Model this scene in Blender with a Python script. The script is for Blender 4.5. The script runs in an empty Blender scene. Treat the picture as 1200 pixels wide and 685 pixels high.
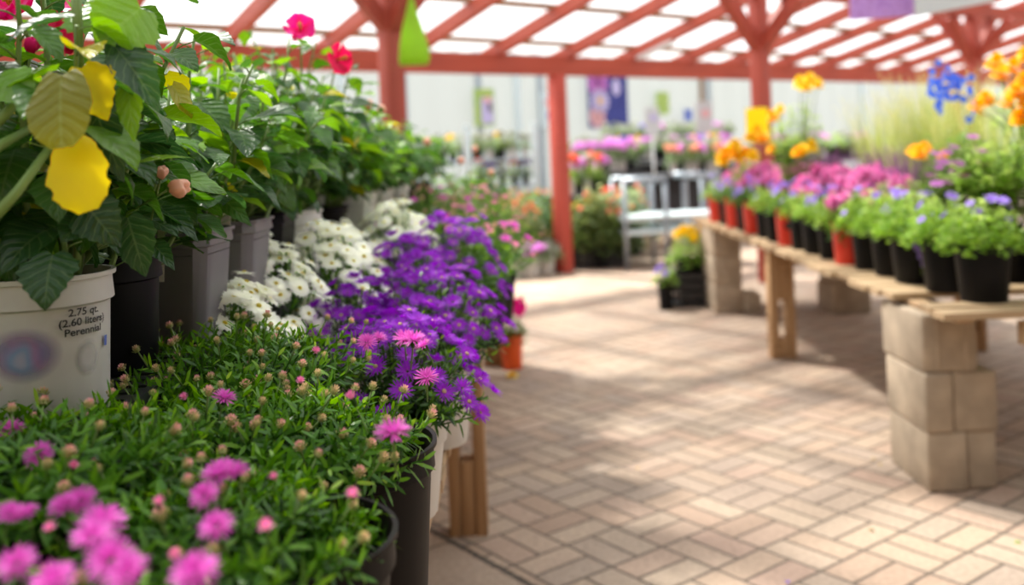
import bpy, bmesh, math, random
from mathutils import Vector, Matrix
PI = math.pi
F = 1120.0                      # focal length in pixels of the 1200 px frame
ROLL = math.radians(2.3)
CR, SR = math.cos(ROLL), math.sin(ROLL)
EYE = 1.2
scene = bpy.context.scene
COL = scene.collection

def W(px, py, d):
    """world point seen at pixel (px,py) at distance d in front of the lens"""
    dx, dy = px - 600.0, 179.0 - py
    return Vector(((dx*CR + dy*SR)*d/F, d, EYE + (-dx*SR + dy*CR)*d/F))
def G(px, py, z=0.0):
    """world point seen at pixel on the horizontal plane at height z"""
    dx, dy = px - 600.0, 179.0 - py
    k = (-dx*SR + dy*CR)/F
    d = (z - EYE)/k
    return W(px, py, d)

# ------------------------------------------------------------------ materials
MATS = {}
def nmat(name):
    m = bpy.data.materials.new(name); m.use_nodes = True
    nt = m.node_tree
    for n in list(nt.nodes): nt.nodes.remove(n)
    out = nt.nodes.new('ShaderNodeOutputMaterial')
    MATS[name] = m
    return m, nt, out
def N(nt, t, **kw):
    n = nt.nodes.new(t)
    for k, v in kw.items():
        if k.startswith('i_'):
            key = k[2:]
            key = int(key) if key.isdigit() else key.replace('_', ' ')
            n.inputs[key].default_value = v
        else: setattr(n, k, v)
    return n
def ramp(nt, stops, interp='LINEAR'):
    r = nt.nodes.new('ShaderNodeValToRGB'); r.color_ramp.interpolation = interp
    els = r.color_ramp.elements
    while len(els) < len(stops): els.new(0.5)
    for e, (p, c) in zip(els, stops):
        e.position = p; e.color = (c[0], c[1], c[2], 1)
    return r
def L(nt, a, b): nt.links.new(a, b)
def math_(nt, op, a, b=None, clamp=False):
    n = nt.nodes.new('ShaderNodeMath'); n.operation = op; n.use_clamp = clamp
    for i, v in enumerate((a, b)):
        if v is None: continue
        if isinstance(v, (int, float)): n.inputs[i].default_value = v
        else: L(nt, v, n.inputs[i])
    return n.outputs[0]

def m_simple(name, col, rough=0.6, metal=0.0, noise=0.0, nscale=20.0, bump=0.0, spec=0.5, col2=None):
    m, nt, out = nmat(name)
    b = N(nt, 'ShaderNodeBsdfPrincipled', i_Roughness=rough, i_Metallic=metal)
    b.inputs['Specular IOR Level'].default_value = spec
    b.inputs['Base Color'].default_value = (*col, 1)
    if noise or bump or col2:
        tc = N(nt, 'ShaderNodeTexCoord'); nz = N(nt, 'ShaderNodeTexNoise', i_Scale=nscale, i_Detail=5.0)
        L(nt, tc.outputs['Object'], nz.inputs['Vector'])
        c2 = col2 or tuple(x*(1-noise) for x in col)
        r = ramp(nt, [(0.35, c2), (0.65, col)])
        L(nt, nz.outputs['Fac'], r.inputs[0]); L(nt, r.outputs[0], b.inputs['Base Color'])
        if bump:
            bp = N(nt, 'ShaderNodeBump', i_Strength=bump, i_Distance=0.01)
            L(nt, nz.outputs['Fac'], bp.inputs['Height']); L(nt, bp.outputs[0], b.inputs['Normal'])
    L(nt, b.outputs[0], out.inputs[0])
    return m

def m_leaf(name, stops, rough=0.42, trans=0.35, veins=False, tcol=None, spec=0.35):
    m, nt, out = nmat(name)
    at = N(nt, 'ShaderNodeAttribute', attribute_name='rnd')
    r = ramp(nt, stops); L(nt, at.outputs['Fac'], r.inputs[0])
    b = N(nt, 'ShaderNodeBsdfPrincipled', i_Roughness=rough)
    b.inputs['Specular IOR Level'].default_value = spec
    t = N(nt, 'ShaderNodeBsdfTranslucent')
    colout = r.outputs[0]
    if veins:
        uv = N(nt, 'ShaderNodeAttribute', attribute_name='luv')
        s = N(nt, 'ShaderNodeSeparateXYZ'); L(nt, uv.outputs['Vector'], s.inputs[0])
        au = math_(nt, 'ABSOLUTE', s.outputs[0])
        fr = math_(nt, 'FRACT', math_(nt, 'SUBTRACT', math_(nt, 'MULTIPLY', s.outputs[1], 6.0), math_(nt, 'MULTIPLY', au, 1.6)))
        side = math_(nt, 'LESS_THAN', math_(nt, 'ABSOLUTE', math_(nt, 'SUBTRACT', fr, 0.5)), 0.06)
        mid = math_(nt, 'LESS_THAN', au, 0.05)
        v = math_(nt, 'MAXIMUM', side, mid)
        mx = N(nt, 'ShaderNodeMixRGB'); mx.blend_type = 'MIX'
        L(nt, math_(nt, 'MULTIPLY', v, 0.16), mx.inputs[0]); L(nt, r.outputs[0], mx.inputs[1])
        mx.inputs[2].default_value = (0.35, 0.5, 0.2, 1)
        colout = mx.outputs[0]
        # puckered blade between the veins
        hgt = math_(nt, 'SUBTRACT', math_(nt, 'SINE', math_(nt, 'MULTIPLY', fr, PI)), math_(nt, 'MULTIPLY', mid, 1.0))
        tc = N(nt, 'ShaderNodeTexCoord'); nz = N(nt, 'ShaderNodeTexNoise', i_Scale=160.0, i_Detail=3.0)
        L(nt, tc.outputs['Object'], nz.inputs['Vector'])
        hh = math_(nt, 'ADD', math_(nt, 'MULTIPLY', hgt, -0.7), nz.outputs['Fac'])
        bp = N(nt, 'ShaderNodeBump', i_Strength=0.5, i_Distance=0.002)
        L(nt, hh, bp.inputs['Height']); L(nt, bp.outputs[0], b.inputs['Normal'])
    L(nt, colout, b.inputs['Base Color'])
    hs = N(nt, 'ShaderNodeHueSaturation'); hs.inputs['Value'].default_value = 1.7; hs.inputs['Saturation'].default_value = 1.1; hs.inputs['Hue'].default_value = 0.485 if tcol is None else 0.5
    L(nt, colout, hs.inputs['Color']); L(nt, hs.outputs[0], t.inputs['Color'])
    mix = N(nt, 'ShaderNodeMixShader'); mix.inputs[0].default_value = trans
    L(nt, b.outputs[0], mix.inputs[1]); L(nt, t.outputs[0], mix.inputs[2]); L(nt, mix.outputs[0], out.inputs[0])
    return m

def m_wood(name, c1, c2, axis=2, scale=14.0, rough=0.7):
    m, nt, out = nmat(name)
    tc = N(nt, 'ShaderNodeTexCoord'); mp = N(nt, 'ShaderNodeMapping')
    sc = [scale*3, scale*3, scale*3]; sc[axis] = scale*0.18
    mp.inputs['Scale'].default_value = sc
    L(nt, tc.outputs['Object'], mp.inputs['Vector'])
    nz = N(nt, 'ShaderNodeTexNoise', i_Scale=1.0, i_Detail=6.0, i_Distortion=0.6); L(nt, mp.outputs[0], nz.inputs['Vector'])
    r = ramp(nt, [(0.3, c2), (0.7, c1)]); L(nt, nz.outputs['Fac'], r.inputs[0])
    b = N(nt, 'ShaderNodeBsdfPrincipled', i_Roughness=rough); L(nt, r.outputs[0], b.inputs['Base Color'])
    bp = N(nt, 'ShaderNodeBump', i_Strength=0.35, i_Distance=0.003); L(nt, nz.outputs['Fac'], bp.inputs['Height']); L(nt, bp.outputs[0], b.inputs['Normal'])
    L(nt, b.outputs[0], out.inputs[0]); return m

M = {}
M['aster_leaf'] = m_leaf('aster_leaf', [(0, (.010,.04,.005)), (.5, (.075,.22,.016)), (.85, (.22,.45,.04)), (1, (.40,.60,.09))], 0.32, .4)  # near-black low end and lime top end put shade and highlights into colour
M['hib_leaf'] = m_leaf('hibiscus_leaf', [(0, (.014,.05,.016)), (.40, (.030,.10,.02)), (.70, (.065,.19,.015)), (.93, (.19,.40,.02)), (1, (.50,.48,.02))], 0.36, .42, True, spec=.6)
M['yellow_leaf'] = m_leaf('yellow_leaf', [(0, (.90,.68,.01)), (1, (.95,.75,.02))], 0.5, .6, False, tcol=1)
M['olive_leaf'] = m_leaf('olive_leaf', [(0, (.16,.17,.012)), (1, (.22,.22,.015))], 0.45, .3, True)
M['lime_leaf'] = m_leaf('lime_leaf', [(0, (.09,.21,.025)), (.5, (.24,.42,.06)), (1, (.50,.64,.20))], 0.45, .42)
M['mid_leaf'] = m_leaf('mid_leaf', [(0, (.035,.10,.02)), (.5, (.08,.19,.03)), (1, (.18,.32,.06))], 0.45, .35)
M['dull_leaf'] = m_leaf('dull_leaf', [(0, (.05,.09,.02)), (.5, (.13,.19,.05)), (1, (.30,.36,.14))], 0.5, .35)
M['grey_leaf'] = m_leaf('grey_leaf', [(0, (.10,.17,.08)), (.5, (.22,.32,.16)), (1, (.45,.55,.32))], 0.5, .35)
M['grass'] = m_leaf('grass_blade', [(0, (.22,.32,.06)), (.5, (.40,.50,.14)), (1, (.65,.66,.30))], 0.5, .4)
M['stem'] = m_simple('stem', (.16,.26,.06), .5)
M['brown_stem'] = m_simple('brown_stem', (.13,.12,.05), .6, noise=.4)
def petal(name, base, tip, trans=.3, rough=.6):
    return m_leaf(name, [(0, base), (1, tip)], rough, trans, tcol=1, spec=.3)
M['pink'] = petal('pink_petal', (.60,.11,.46), (.74,.15,.60))
M['pink2'] = petal('soft_pink_petal', (.80,.38,.50), (.85,.25,.55))
M['purple'] = petal('purple_petal', (.45,.06,.60), (.26,.012,.52), .3)
M['white'] = petal('white_petal', (.88,.89,.78), (.95,.95,.92), .45)
M['cream'] = petal('cream_petal', (.42,.44,.34), (.52,.53,.46), .2)
M['magenta'] = petal('magenta_petal', (.68,.14,.44), (.86,.40,.68))
M['orchid'] = petal('orchid_petal', (.72,.30,.70), (.85,.55,.85))
M['hotpink'] = petal('hot_pink_petal', (.80,.005,.16), (.90,.02,.30), .3)
M['redpink'] = petal('crimson_petal', (.55,.005,.06), (.75,.01,.09), .3)
M['peach'] = petal('peach_petal', (.80,.42,.30), (.90,.60,.48), .3)
M['orange'] = petal('orange_petal', (.92,.48,.0), (1.0,.62,.0), .25)
M['yellow'] = petal('yellow_petal', (.88,.60,.0), (.90,.72,.01), .25)
M['violet'] = petal('violet_petal', (.22,.10,.55), (.42,.30,.80), .3)
M['blue'] = petal('blue_petal', (.07,.13,.65), (.16,.30,.85), .3)
M['heather'] = petal('heather_petal', (.35,.08,.35), (.55,.20,.55), .3)
M['coral'] = petal('coral_petal', (.85,.20,.12), (.90,.38,.28), .3)
M['cyellow'] = m_simple('centre_yellow', (.88,.66,.03), .7, noise=.4, nscale=600, bump=.5)
M['ccream'] = m_simple('centre_cream', (.62,.42,.22), .7, noise=.3, nscale=600, bump=.5)
M['cpink'] = m_simple('centre_pink', (.85,.45,.62), .7, noise=.3, nscale=600)
M['bud'] = m_leaf('bud_scale', [(0, (.14,.24,.04)), (.35, (.62,.50,.24)), (.7, (.85,.50,.42)), (1, (.85,.35,.45))], .6, .2, tcol=1)
M['soil'] = m_simple('potting_soil', (.028,.020,.014), .95, noise=.6, nscale=120, bump=1.0)
M['black_pot'] = m_simple('black_plastic', (.007,.007,.008), .5, noise=.3, nscale=8, spec=.14)
M['brown_pot'] = m_simple('brown_black_plastic', (.008,.006,.005), .5, noise=.3, nscale=8, spec=.12)
M['white_pot'] = m_simple('white_plastic', (.66,.65,.62), .45, noise=.12, nscale=14)
M['grey_pot'] = m_simple('grey_plastic', (.20,.195,.205), .5, noise=.15, nscale=10)
M['grey_rim'] = m_simple('grey_plastic_rim', (.30,.29,.31), .5, noise=.1, nscale=10)
M['red_pot'] = m_simple('red_plastic', (.72,.03,.012), .4, noise=.1, nscale=10)
M['orange_pot'] = m_simple('orange_plastic', (.78,.10,.012), .4)
M['tray'] = m_simple('black_tray_plastic', (.02,.02,.022), .4)
M['ink'] = m_simple('black_ink', (.015,.015,.015), .6)
M['tag'] = m_simple('plant_tag', (.70,.68,.60), .5)
M['red_wood'] = m_wood('red_stained_wood', (.44,.075,.038), (.32,.050,.027), 0, 8, .55)
M['red_wood_z'] = m_wood('red_stained_post', (.42,.065,.035), (.29,.042,.025), 2, 8, .55)
M['red_bright'] = m_wood('red_stained_slim_post', (.50,.070,.045), (.38,.052,.032), 2, 8, .55)
M['purlin'] = m_wood('tan_purlin', (.30,.16,.08), (.20,.11,.05), 0, 8)
M['pine_z'] = m_wood('weathered_pine_upright', (.50,.30,.145), (.34,.19,.085), 2, 10)
M['pine_x'] = m_wood('weathered_pine_slat', (.56,.40,.24), (.36,.24,.13), 0, 10)
M['pine_y'] = m_wood('weathered_pine_rail', (.50,.33,.19), (.32,.20,.10), 1, 10)
M['pallet'] = m_wood('pallet_wood', (.72,.55,.42), (.55,.40,.28), 0, 8)
M['block'] = m_simple('concrete_block', (.46,.365,.265), .92, noise=.28, nscale=9, bump=.35)
M['metal'] = m_simple('galvanised_metal', (.34,.39,.44), .4, .6, noise=.1)
M['bluegrey'] = m_simple('blue_grey_paint', (.33,.40,.46), .5)
M['white_paint'] = m_simple('white_paint', (.80,.81,.82), .5)
M['lightblue'] = m_simple('pale_blue_top', (.62,.74,.78), .35)
M['darkmat'] = m_simple('dark_rubber', (.03,.032,.038), .6)
M['dblue'] = m_simple('banner_blue', (.05,.06,.36), .6, col2=(.10,.14,.50), nscale=3)
M['lime_plastic'] = m_leaf('lime_plastic_bag', [(0, (.30,.52,.02)), (1, (.42,.64,.05))], .35, .4, tcol=1)
M['yellow_card'] = m_leaf('yellow_card', [(0, (.90,.78,.01)), (1, (.92,.80,.02))], .5, .35, tcol=1)
M['apricot'] = m_simple('apricot_print', (.85,.55,.30), .6)
M['sign_white'] = m_simple('sign_white', (.60,.62,.64), .5)
M['lav'] = m_simple('lavender_print', (.55,.50,.80), .6)
M['rose'] = m_simple('rose_print', (.80,.45,.48), .6)
M['greenp'] = m_simple('green_print', (.18,.42,.12), .6, col2=(.55,.62,.12), nscale=20)
M['royal'] = m_simple('blue_print', (.10,.16,.55), .6)
M['magp'] = m_simple('magenta_print', (.62,.20,.60), .6, col2=(.45,.12,.50), nscale=22)
M['dry'] = m_simple('dry_leaf_litter', (.50,.36,.16), .8)

def mat_petunia():
    m, nt, out = nmat('petunia_print')
    tc = N(nt, 'ShaderNodeTexCoord'); v = N(nt, 'ShaderNodeTexVoronoi', i_Scale=16.0)
    L(nt, tc.outputs['Object'], v.inputs['Vector'])
    r = ramp(nt, [(0, (.30,.10,.42)), (.35, (.55,.30,.72)), (.8, (.42,.20,.60))]); L(nt, v.outputs['Distance'], r.inputs[0])
    b = N(nt, 'ShaderNodeBsdfPrincipled', i_Roughness=.6); L(nt, r.outputs[0], b.inputs['Base Color']); L(nt, b.outputs[0], out.inputs[0]); return m
M['petunia'] = mat_petunia()

def mat_flowerphoto():
    """blurred picture print of rosettes on blue (the large banner)"""
    m, nt, out = nmat('banner_rosettes')
    tc = N(nt, 'ShaderNodeTexCoord')
    b = N(nt, 'ShaderNodeBsdfPrincipled', i_Roughness=.6)
    nz = N(nt, 'ShaderNodeTexNoise', i_Scale=9.0, i_Detail=4.0); L(nt, tc.outputs['Object'], nz.inputs['Vector'])
    r = ramp(nt, [(.35, (.012,.018,.17)), (.60, (.03,.045,.28)), (.8, (.12,.12,.40))]); L(nt, nz.outputs['Fac'], r.inputs[0])
    L(nt, r.outputs[0], b.inputs['Base Color']); L(nt, b.outputs[0], out.inputs[0]); return m
M['banner'] = mat_flowerphoto()

def mat_panel(name, tr, dcol, dif=.25):
    m, nt, out = nmat(name)
    t = N(nt, 'ShaderNodeBsdfTransparent'); t.inputs[0].default_value = (.97, .98, 1, 1)
    tl = N(nt, 'ShaderNodeBsdfTranslucent'); tl.inputs[0].default_value = (*dcol, 1)
    d = N(nt, 'ShaderNodeBsdfPrincipled', i_Roughness=.35); d.inputs['Base Color'].default_value = (*dcol, 1)
    m1 = N(nt, 'ShaderNodeMixShader'); m1.inputs[0].default_value = dif
    L(nt, tl.outputs[0], m1.inputs[1]); L(nt, d.outputs[0], m1.inputs[2])
    m2 = N(nt, 'ShaderNodeMixShader'); m2.inputs[0].default_value = 1 - tr
    L(nt, t.outputs[0], m2.inputs[1]); L(nt, m1.outputs[0], m2.inputs[2]); L(nt, m2.outputs[0], out.inputs[0])
    return m
M['roof'] = mat_panel('clear_roof_sheet', .52, (.84,.87,.90))
M['wallsheet'] = mat_panel('milky_wall_sheet', .0, (.36,.40,.405), .55)

# beam direction in plan (parallel with the far beam) and its perpendicular (towards the viewer)
UA = math.radians(37)
U = Vector((math.cos(UA), math.sin(UA), 0)); V = Vector((math.sin(UA), -math.cos(UA), 0))
DP = Vector((.47, 9.45, 0))

def mat_pavers():
    m, nt, out = nmat('brick_pavers')
    tc = N(nt, 'ShaderNodeTexCoord'); mp = N(nt, 'ShaderNodeMapping')
    mp.vector_type = 'TEXTURE'; mp.inputs['Rotation'].default_value = (0, 0, UA)
    L(nt, tc.outputs['Object'], mp.inputs['Vector'])
    s = N(nt, 'ShaderNodeSeparateXYZ'); L(nt, mp.outputs[0], s.inputs[0])
    # slight wander of the joints
    nzw = N(nt, 'ShaderNodeTexNoise', i_Scale=3.0, i_Detail=2.0); L(nt, tc.outputs['Object'], nzw.inputs['Vector'])
    wv = math_(nt, 'MULTIPLY', math_(nt, 'SUBTRACT', nzw.outputs['Fac'], .5), .012)
    x = math_(nt, 'ADD', s.outputs[0], wv); y = math_(nt, 'SUBTRACT', s.outputs[1], wv)
    CELL = .205
    cx = math_(nt, 'DIVIDE', x, CELL); cy = math_(nt, 'DIVIDE', y, CELL)
    fx0 = math_(nt, 'FLOOR', cx); fy0 = math_(nt, 'FLOOR', cy)
    fx = math_(nt, 'FRACT', cx); fy = math_(nt, 'FRACT', cy)
    par = math_(nt, 'PINGPONG', math_(nt, 'ADD', fx0, fy0), 1.0)
    inv = math_(nt, 'SUBTRACT', 1.0, par)
    # coordinate across the pair
    a = math_(nt, 'ADD', math_(nt, 'MULTIPLY', fx, par), math_(nt, 'MULTIPLY', fy, inv))
    half = math_(nt, 'GREATER_THAN', a, .5)
    def edge(v):  # distance to nearest cell edge
        return math_(nt, 'MINIMUM', v, math_(nt, 'SUBTRACT', 1.0, v))
    dmid = math_(nt, 'ABSOLUTE', math_(nt, 'SUBTRACT', a, .5))
    dist = math_(nt, 'MINIMUM', math_(nt, 'MINIMUM', edge(fx), edge(fy)), dmid)
    # slabs beside the bench
    slab = math_(nt, 'LESS_THAN', s.outputs[0], 1.60)
    sx = math_(nt, 'DIVIDE', math_(nt, 'SUBTRACT', x, 1.60), .42); sy = math_(nt, 'DIVIDE', y, .42)
    sd = math_(nt, 'MULTIPLY', math_(nt, 'MINIMUM', edge(math_(nt, 'FRACT', sx)), edge(math_(nt, 'FRACT', sy))), 2.0)
    dist = math_(nt, 'ADD', math_(nt, 'MULTIPLY', dist, math_(nt, 'SUBTRACT', 1.0, slab)), math_(nt, 'MULTIPLY', sd, slab))
    comb = N(nt, 'ShaderNodeCombineXYZ')
    keep = math_(nt, 'SUBTRACT', 1.0, slab)
    L(nt, math_(nt, 'ADD', math_(nt, 'MULTIPLY', fx0, keep), math_(nt, 'MULTIPLY', math_(nt, 'FLOOR', sx), slab)), comb.inputs[0])
    L(nt, math_(nt, 'ADD', math_(nt, 'MULTIPLY', fy0, keep), math_(nt, 'MULTIPLY', math_(nt, 'FLOOR', sy), slab)), comb.inputs[1])
    L(nt, math_(nt, 'MULTIPLY', half, keep), comb.inputs[2])
    wn = N(nt, 'ShaderNodeTexWhiteNoise'); wn.noise_dimensions = '3D'; L(nt, comb.outputs[0], wn.inputs['Vector'])
    rc = ramp(nt, [(0, (.44,.315,.235)), (.3, (.50,.385,.285)), (.55, (.41,.325,.26)), (.8, (.52,.41,.31)), (1, (.47,.335,.26))])
    L(nt, wn.outputs['Value'], rc.inputs[0])
    big = N(nt, 'ShaderNodeTexNoise', i_Scale=1.1, i_Detail=4.0); L(nt, tc.outputs['Object'], big.inputs['Vector'])
    rb = ramp(nt, [(.35, (.74,.71,.70)), (.65, (1.05,1.03,1.0))]); L(nt, big.outputs['Fac'], rb.inputs[0])
    mul = N(nt, 'ShaderNodeMixRGB'); mul.blend_type = 'MULTIPLY'; mul.inputs[0].default_value = 1
    L(nt, rc.outputs[0], mul.inputs[1]); L(nt, rb.outputs[0], mul.inputs[2])
    fine = N(nt, 'ShaderNodeTexNoise', i_Scale=60.0, i_Detail=6.0); L(nt, tc.outputs['Object'], fine.inputs['Vector'])
    rf = ramp(nt, [(.3, (.80,.80,.80)), (.7, (1.1,1.1,1.1))]); L(nt, fine.outputs['Fac'], rf.inputs[0])
    mul2 = N(nt, 'ShaderNodeMixRGB'); mul2.blend_type = 'MULTIPLY'; mul2.inputs[0].default_value = 1
    L(nt, mul.outputs[0], mul2.inputs[1]); L(nt, rf.outputs[0], mul2.inputs[2])
    jt = N(nt, 'ShaderNodeMapRange'); jt.inputs['From Min'].default_value = .012; jt.inputs['From Max'].default_value = .038
    L(nt, dist, jt.inputs['Value'])
    jc = N(nt, 'ShaderNodeMixRGB'); L(nt, jt.outputs[0], jc.inputs[0]); jc.inputs[1].default_value = (.10,.075,.055,1)
    L(nt, mul2.outputs[0], jc.inputs[2])
    # dark earth packed into the long joint next to the bench
    seam = math_(nt, 'ABSOLUTE', math_(nt, 'SUBTRACT', s.outputs[0], 1.60))
    sm = N(nt, 'ShaderNodeMapRange'); sm.inputs['From Min'].default_value = .004; sm.inputs['From Max'].default_value = .016; L(nt, math_(nt, 'ADD', seam, math_(nt, 'MULTIPLY', math_(nt, 'SUBTRACT', fine.outputs['Fac'], .5), .02)), sm.inputs['Value'])
    sc = N(nt, 'ShaderNodeMixRGB'); L(nt, sm.outputs[0], sc.inputs[0]); sc.inputs[1].default_value = (.035,.028,.02,1); L(nt, jc.outputs[0], sc.inputs[2])
    b = N(nt, 'ShaderNodeBsdfPrincipled', i_Roughness=.82); L(nt, sc.outputs[0], b.inputs['Base Color'])
    hgt = math_(nt, 'ADD', jt.outputs[0], math_(nt, 'MULTIPLY', fine.outputs['Fac'], .4))
    bp = N(nt, 'ShaderNodeBump', i_Strength=.5, i_Distance=.004); L(nt, hgt, bp.inputs['Height']); L(nt, bp.outputs[0], b.inputs['Normal'])
    L(nt, b.outputs[0], out.inputs[0]); return m
M['pavers'] = mat_pavers()

# ------------------------------------------------------------------ mesh builder
class MB:
    def __init__(s): s.v = []; s.f = []; s.r = []; s.uv = []
    def add(s, p, r=0.0, uv=(0, 0)):
        s.v.append((p[0], p[1], p[2])); s.r.append(r); s.uv.append((uv[0], uv[1], 0)); return len(s.v) - 1
    def mesh(s, name, mat, smooth=True, angle=None):
        me = bpy.data.meshes.new(name); me.from_pydata(s.v, [], s.f)
        a = me.attributes.new('rnd', 'FLOAT', 'POINT'); a.data.foreach_set('value', s.r)
        a = me.attributes.new('luv', 'FLOAT_VECTOR', 'POINT'); a.data.foreach_set('vector', [c for u in s.uv for c in u])
        me.materials.append(M[mat] if isinstance(mat, str) else mat)
        me.polygons.foreach_set('use_smooth', [smooth]*len(me.polygons))
        me.update()
        if angle: me.set_sharp_from_angle(angle=math.radians(angle))
        return me
    def tube(s, pts, r0, r1, n=4, rnd=.3):
        k = len(pts); rings = []
        for i, p in enumerate(pts):
            p = Vector(p); t = (Vector(pts[min(i+1, k-1)]) - Vector(pts[max(i-1, 0)]))
            if t.length < 1e-9: t = Vector((0, 0, 1))
            t.normalize(); a = t.orthogonal().normalized(); b = t.cross(a)
            r = r0 + (r1 - r0)*i/max(1, k-1)
            rings.append([s.add(p + a*r*math.cos(2*PI*j/n) + b*r*math.sin(2*PI*j/n), rnd) for j in range(n)])
        for i in range(k-1):
            for j in range(n):
                s.f.append((rings[i][j], rings[i][(j+1) % n], rings[i+1][(j+1) % n], rings[i+1][j]))
        s.f.append(tuple(rings[-1])); s.f.append(tuple(reversed(rings[0])))
    def blade(s, o, d, n, Ln, Wd, bend=.3, rnd=.5, r_tip=None, wide=.55):
        """narrow leaf or petal"""
        side = d.cross(n)
        if side.length < 1e-6: side = d.orthogonal()
        side.normalize(); n = side.cross(d).normalized()
        rt = rnd if r_tip is None else r_tip
        def P(v, u):
            return o + d*Ln*v - n*(bend*Ln*v*v) + side*u*Wd*.5
        b = s.add(P(0, 0), rnd); l1 = s.add(P(.35, -.85), rnd*.6+rt*.4); r1 = s.add(P(.35, .85), rnd*.6+rt*.4)
        l2 = s.add(P(.75, -wide*1.3), rnd*.2+rt*.8); r2 = s.add(P(.75, wide*1.3), rnd*.2+rt*.8); t = s.add(P(1, 0), rt)
        s.f += [(b, r1, l1), (l1, r1, r2, l2), (l2, r2, t)]
    def broad(s, o, d, n, Ln, Wd, bend=.6, fold=.25, rnd=.5, nv=8, ser=.06, cord=.1, ruffle=0.0, rng=None, shape='leaf'):
        side = d.cross(n)
        if side.length < 1e-6: side = d.orthogonal()
        side.normalize(); n = side.cross(d).normalized()
        grid = []; rng = rng or random
        ph = rng.random()*6
        for i in range(nv+1):
            v = i/nv
            if shape == 'round':
                w = math.sin(PI*min(1, v*.90+.06))**.55
            elif shape == 'leaf':
                w = (min(1, (v+.02)/.28)**.55)*(1-max(0, (v-.28)/.72)**1.5) if v > 0 else .30
            else:
                w = .18 + .82*math.sin(min(1, v*1.15)*PI/2)**1.2 if v < .85 else .95 - (v-.85)*1.6
            w *= Wd*.5
            if shape == 'leaf' and 0 < i < nv: w *= 1 + (ser if i % 2 else -ser)
            if shape == 'round' and 0 < i < nv: w *= 1 + ser*rng.uniform(-1, 1)
            a = bend*v
            k = bend if abs(bend) > 1e-3 else 1e-3
            c = o + d*Ln*math.sin(k*v)/k - n*Ln*(1-math.cos(k*v))/k
            dn = (n*math.cos(a) + d*math.sin(a))
            row = []
            for j in range(-2, 3):
                u = j/2
                p = c + side*u*w + dn*(abs(u*w)*fold + ruffle*Wd*math.sin(ph+v*7+u*2.5)*abs(u)*.5)
                p = p - d*cord*Ln*(abs(u)**1.3)*(max(0, 1-v*2.2)**2)
                row.append(s.add(p, rnd if shape != 'petal' else v, (u, v)))
            grid.append(row)
        for i in range(nv):
            for j in range(4):
                s.f.append((grid[i][j], grid[i][j+1], grid[i+1][j+1], grid[i+1][j]))
    def box(s, c, sz, rot=0, rnd=.5):
        cx, cy, cz = c; x, y, z = sz[0]/2, sz[1]/2, sz[2]/2; co, si = math.cos(rot), math.sin(rot); b = len(s.v)
        for dx, dy, dz in ((-x,-y,-z),(x,-y,-z),(x,y,-z),(-x,y,-z),(-x,-y,z),(x,-y,z),(x,y,z),(-x,y,z)):
            s.add((cx+dx*co-dy*si, cy+dx*si+dy*co, cz+dz), rnd)
        for q in ((3,2,1,0),(4,5,6,7),(0,1,5,4),(1,2,6,5),(2,3,7,6),(3,0,4,7)): s.f.append(tuple(b+i for i in q))
    def beam(s, a, b, w, h):
        """square timber from a to b, w wide (horizontal), h deep"""
        a = Vector(a); b = Vector(b); t = (b-a).normalized(); sd = t.cross(Vector((0,0,1)))
        if sd.length < 1e-5: sd = Vector((math.cos(UA), math.sin(UA), 0))
        sd.normalize(); up = sd.cross(t).normalized(); k = len(s.v)
        for p in (a, b):
            for x, y in ((-1,-1),(1,-1),(1,1),(-1,1)): s.add(p + sd*x*w/2 + up*y*h/2)
        for q in ((0,1,2,3),(7,6,5,4),(0,4,5,1),(1,5,6,2),(2,6,7,3),(3,7,4,0)): s.f.append(tuple(k+i for i in q))
    def dome(s, c, r, h, n=10, m=4, rnd=.5, nrm=Vector((0,0,1))):
        a = nrm.orthogonal().normalized(); b = nrm.cross(a); rings = []
        for i in range(m):
            t = i/m*PI/2
            rings.append([s.add(c + (a*math.cos(2*PI*j/n)+b*math.sin(2*PI*j/n))*r*math.cos(t) + nrm*h*math.sin(t), rnd) for j in range(n)])
        top = s.add(c + nrm*h, rnd)
        for i in range(m-1):
            for j in range(n): s.f.append((rings[i][j], rings[i][(j+1)%n], rings[i+1][(j+1)%n], rings[i+1][j]))
        for j in range(n): s.f.append((rings[-1][j], rings[-1][(j+1)%n], top))
    def lathe(s, prof, n=32, sq=0.0, c=(0,0,0)):
        rings = []
        for r, z in prof:
            rg = []
            for j in range(n):
                a = 2*PI*j/n
                k = 1.0
                if sq: k = 1/max(abs(math.cos(a)), abs(math.sin(a)), sq)
                rg.append(s.add((c[0]+r*k*math.cos(a), c[1]+r*k*math.sin(a), c[2]+z)))
            rings.append(rg)
        for i in range(len(prof)-1):
            for j in range(n): s.f.append((rings[i][j], rings[i][(j+1)%n], rings[i+1][(j+1)%n], rings[i+1][j]))
        return rings

def obj(name, me, parent=None, loc=None):
    o = bpy.data.objects.new(name, me); COL.objects.link(o)
    if parent is not None: o.parent = parent
    if loc is not None: o.location = loc
    return o
def tag(o, label=None, cat=None, group=None, kind=None):
    if label: o['label'] = label
    if cat: o['category'] = cat
    if group: o['group'] = group
    if kind: o['kind'] = kind
    return o
def empty(name, loc=(0,0,0), label=None, cat=None, group=None, rz=0):
    o = bpy.data.objects.new(name, None); COL.objects.link(o); o.location = loc; o.rotation_euler = (0, 0, rz)
    o.empty_display_size = .05
    return tag(o, label, cat, group)
def copy_tree(o, parent=None):
    c = o.copy(); COL.objects.link(c)
    if parent is not None: c.parent = parent
    for ch in list(o.children): copy_tree(ch, c)
    return c
def place(proto, loc, rz=0, sc=1.0, label=None, group=None):
    if proto.get('_used'): o = copy_tree(proto)
    else: o = proto; proto['_used'] = 1
    o.location = loc; o.rotation_euler = (0, 0, rz); o.scale = (sc, sc, sc)
    if label: o['label'] = label
    if group: o['group'] = group
    return o
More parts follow.
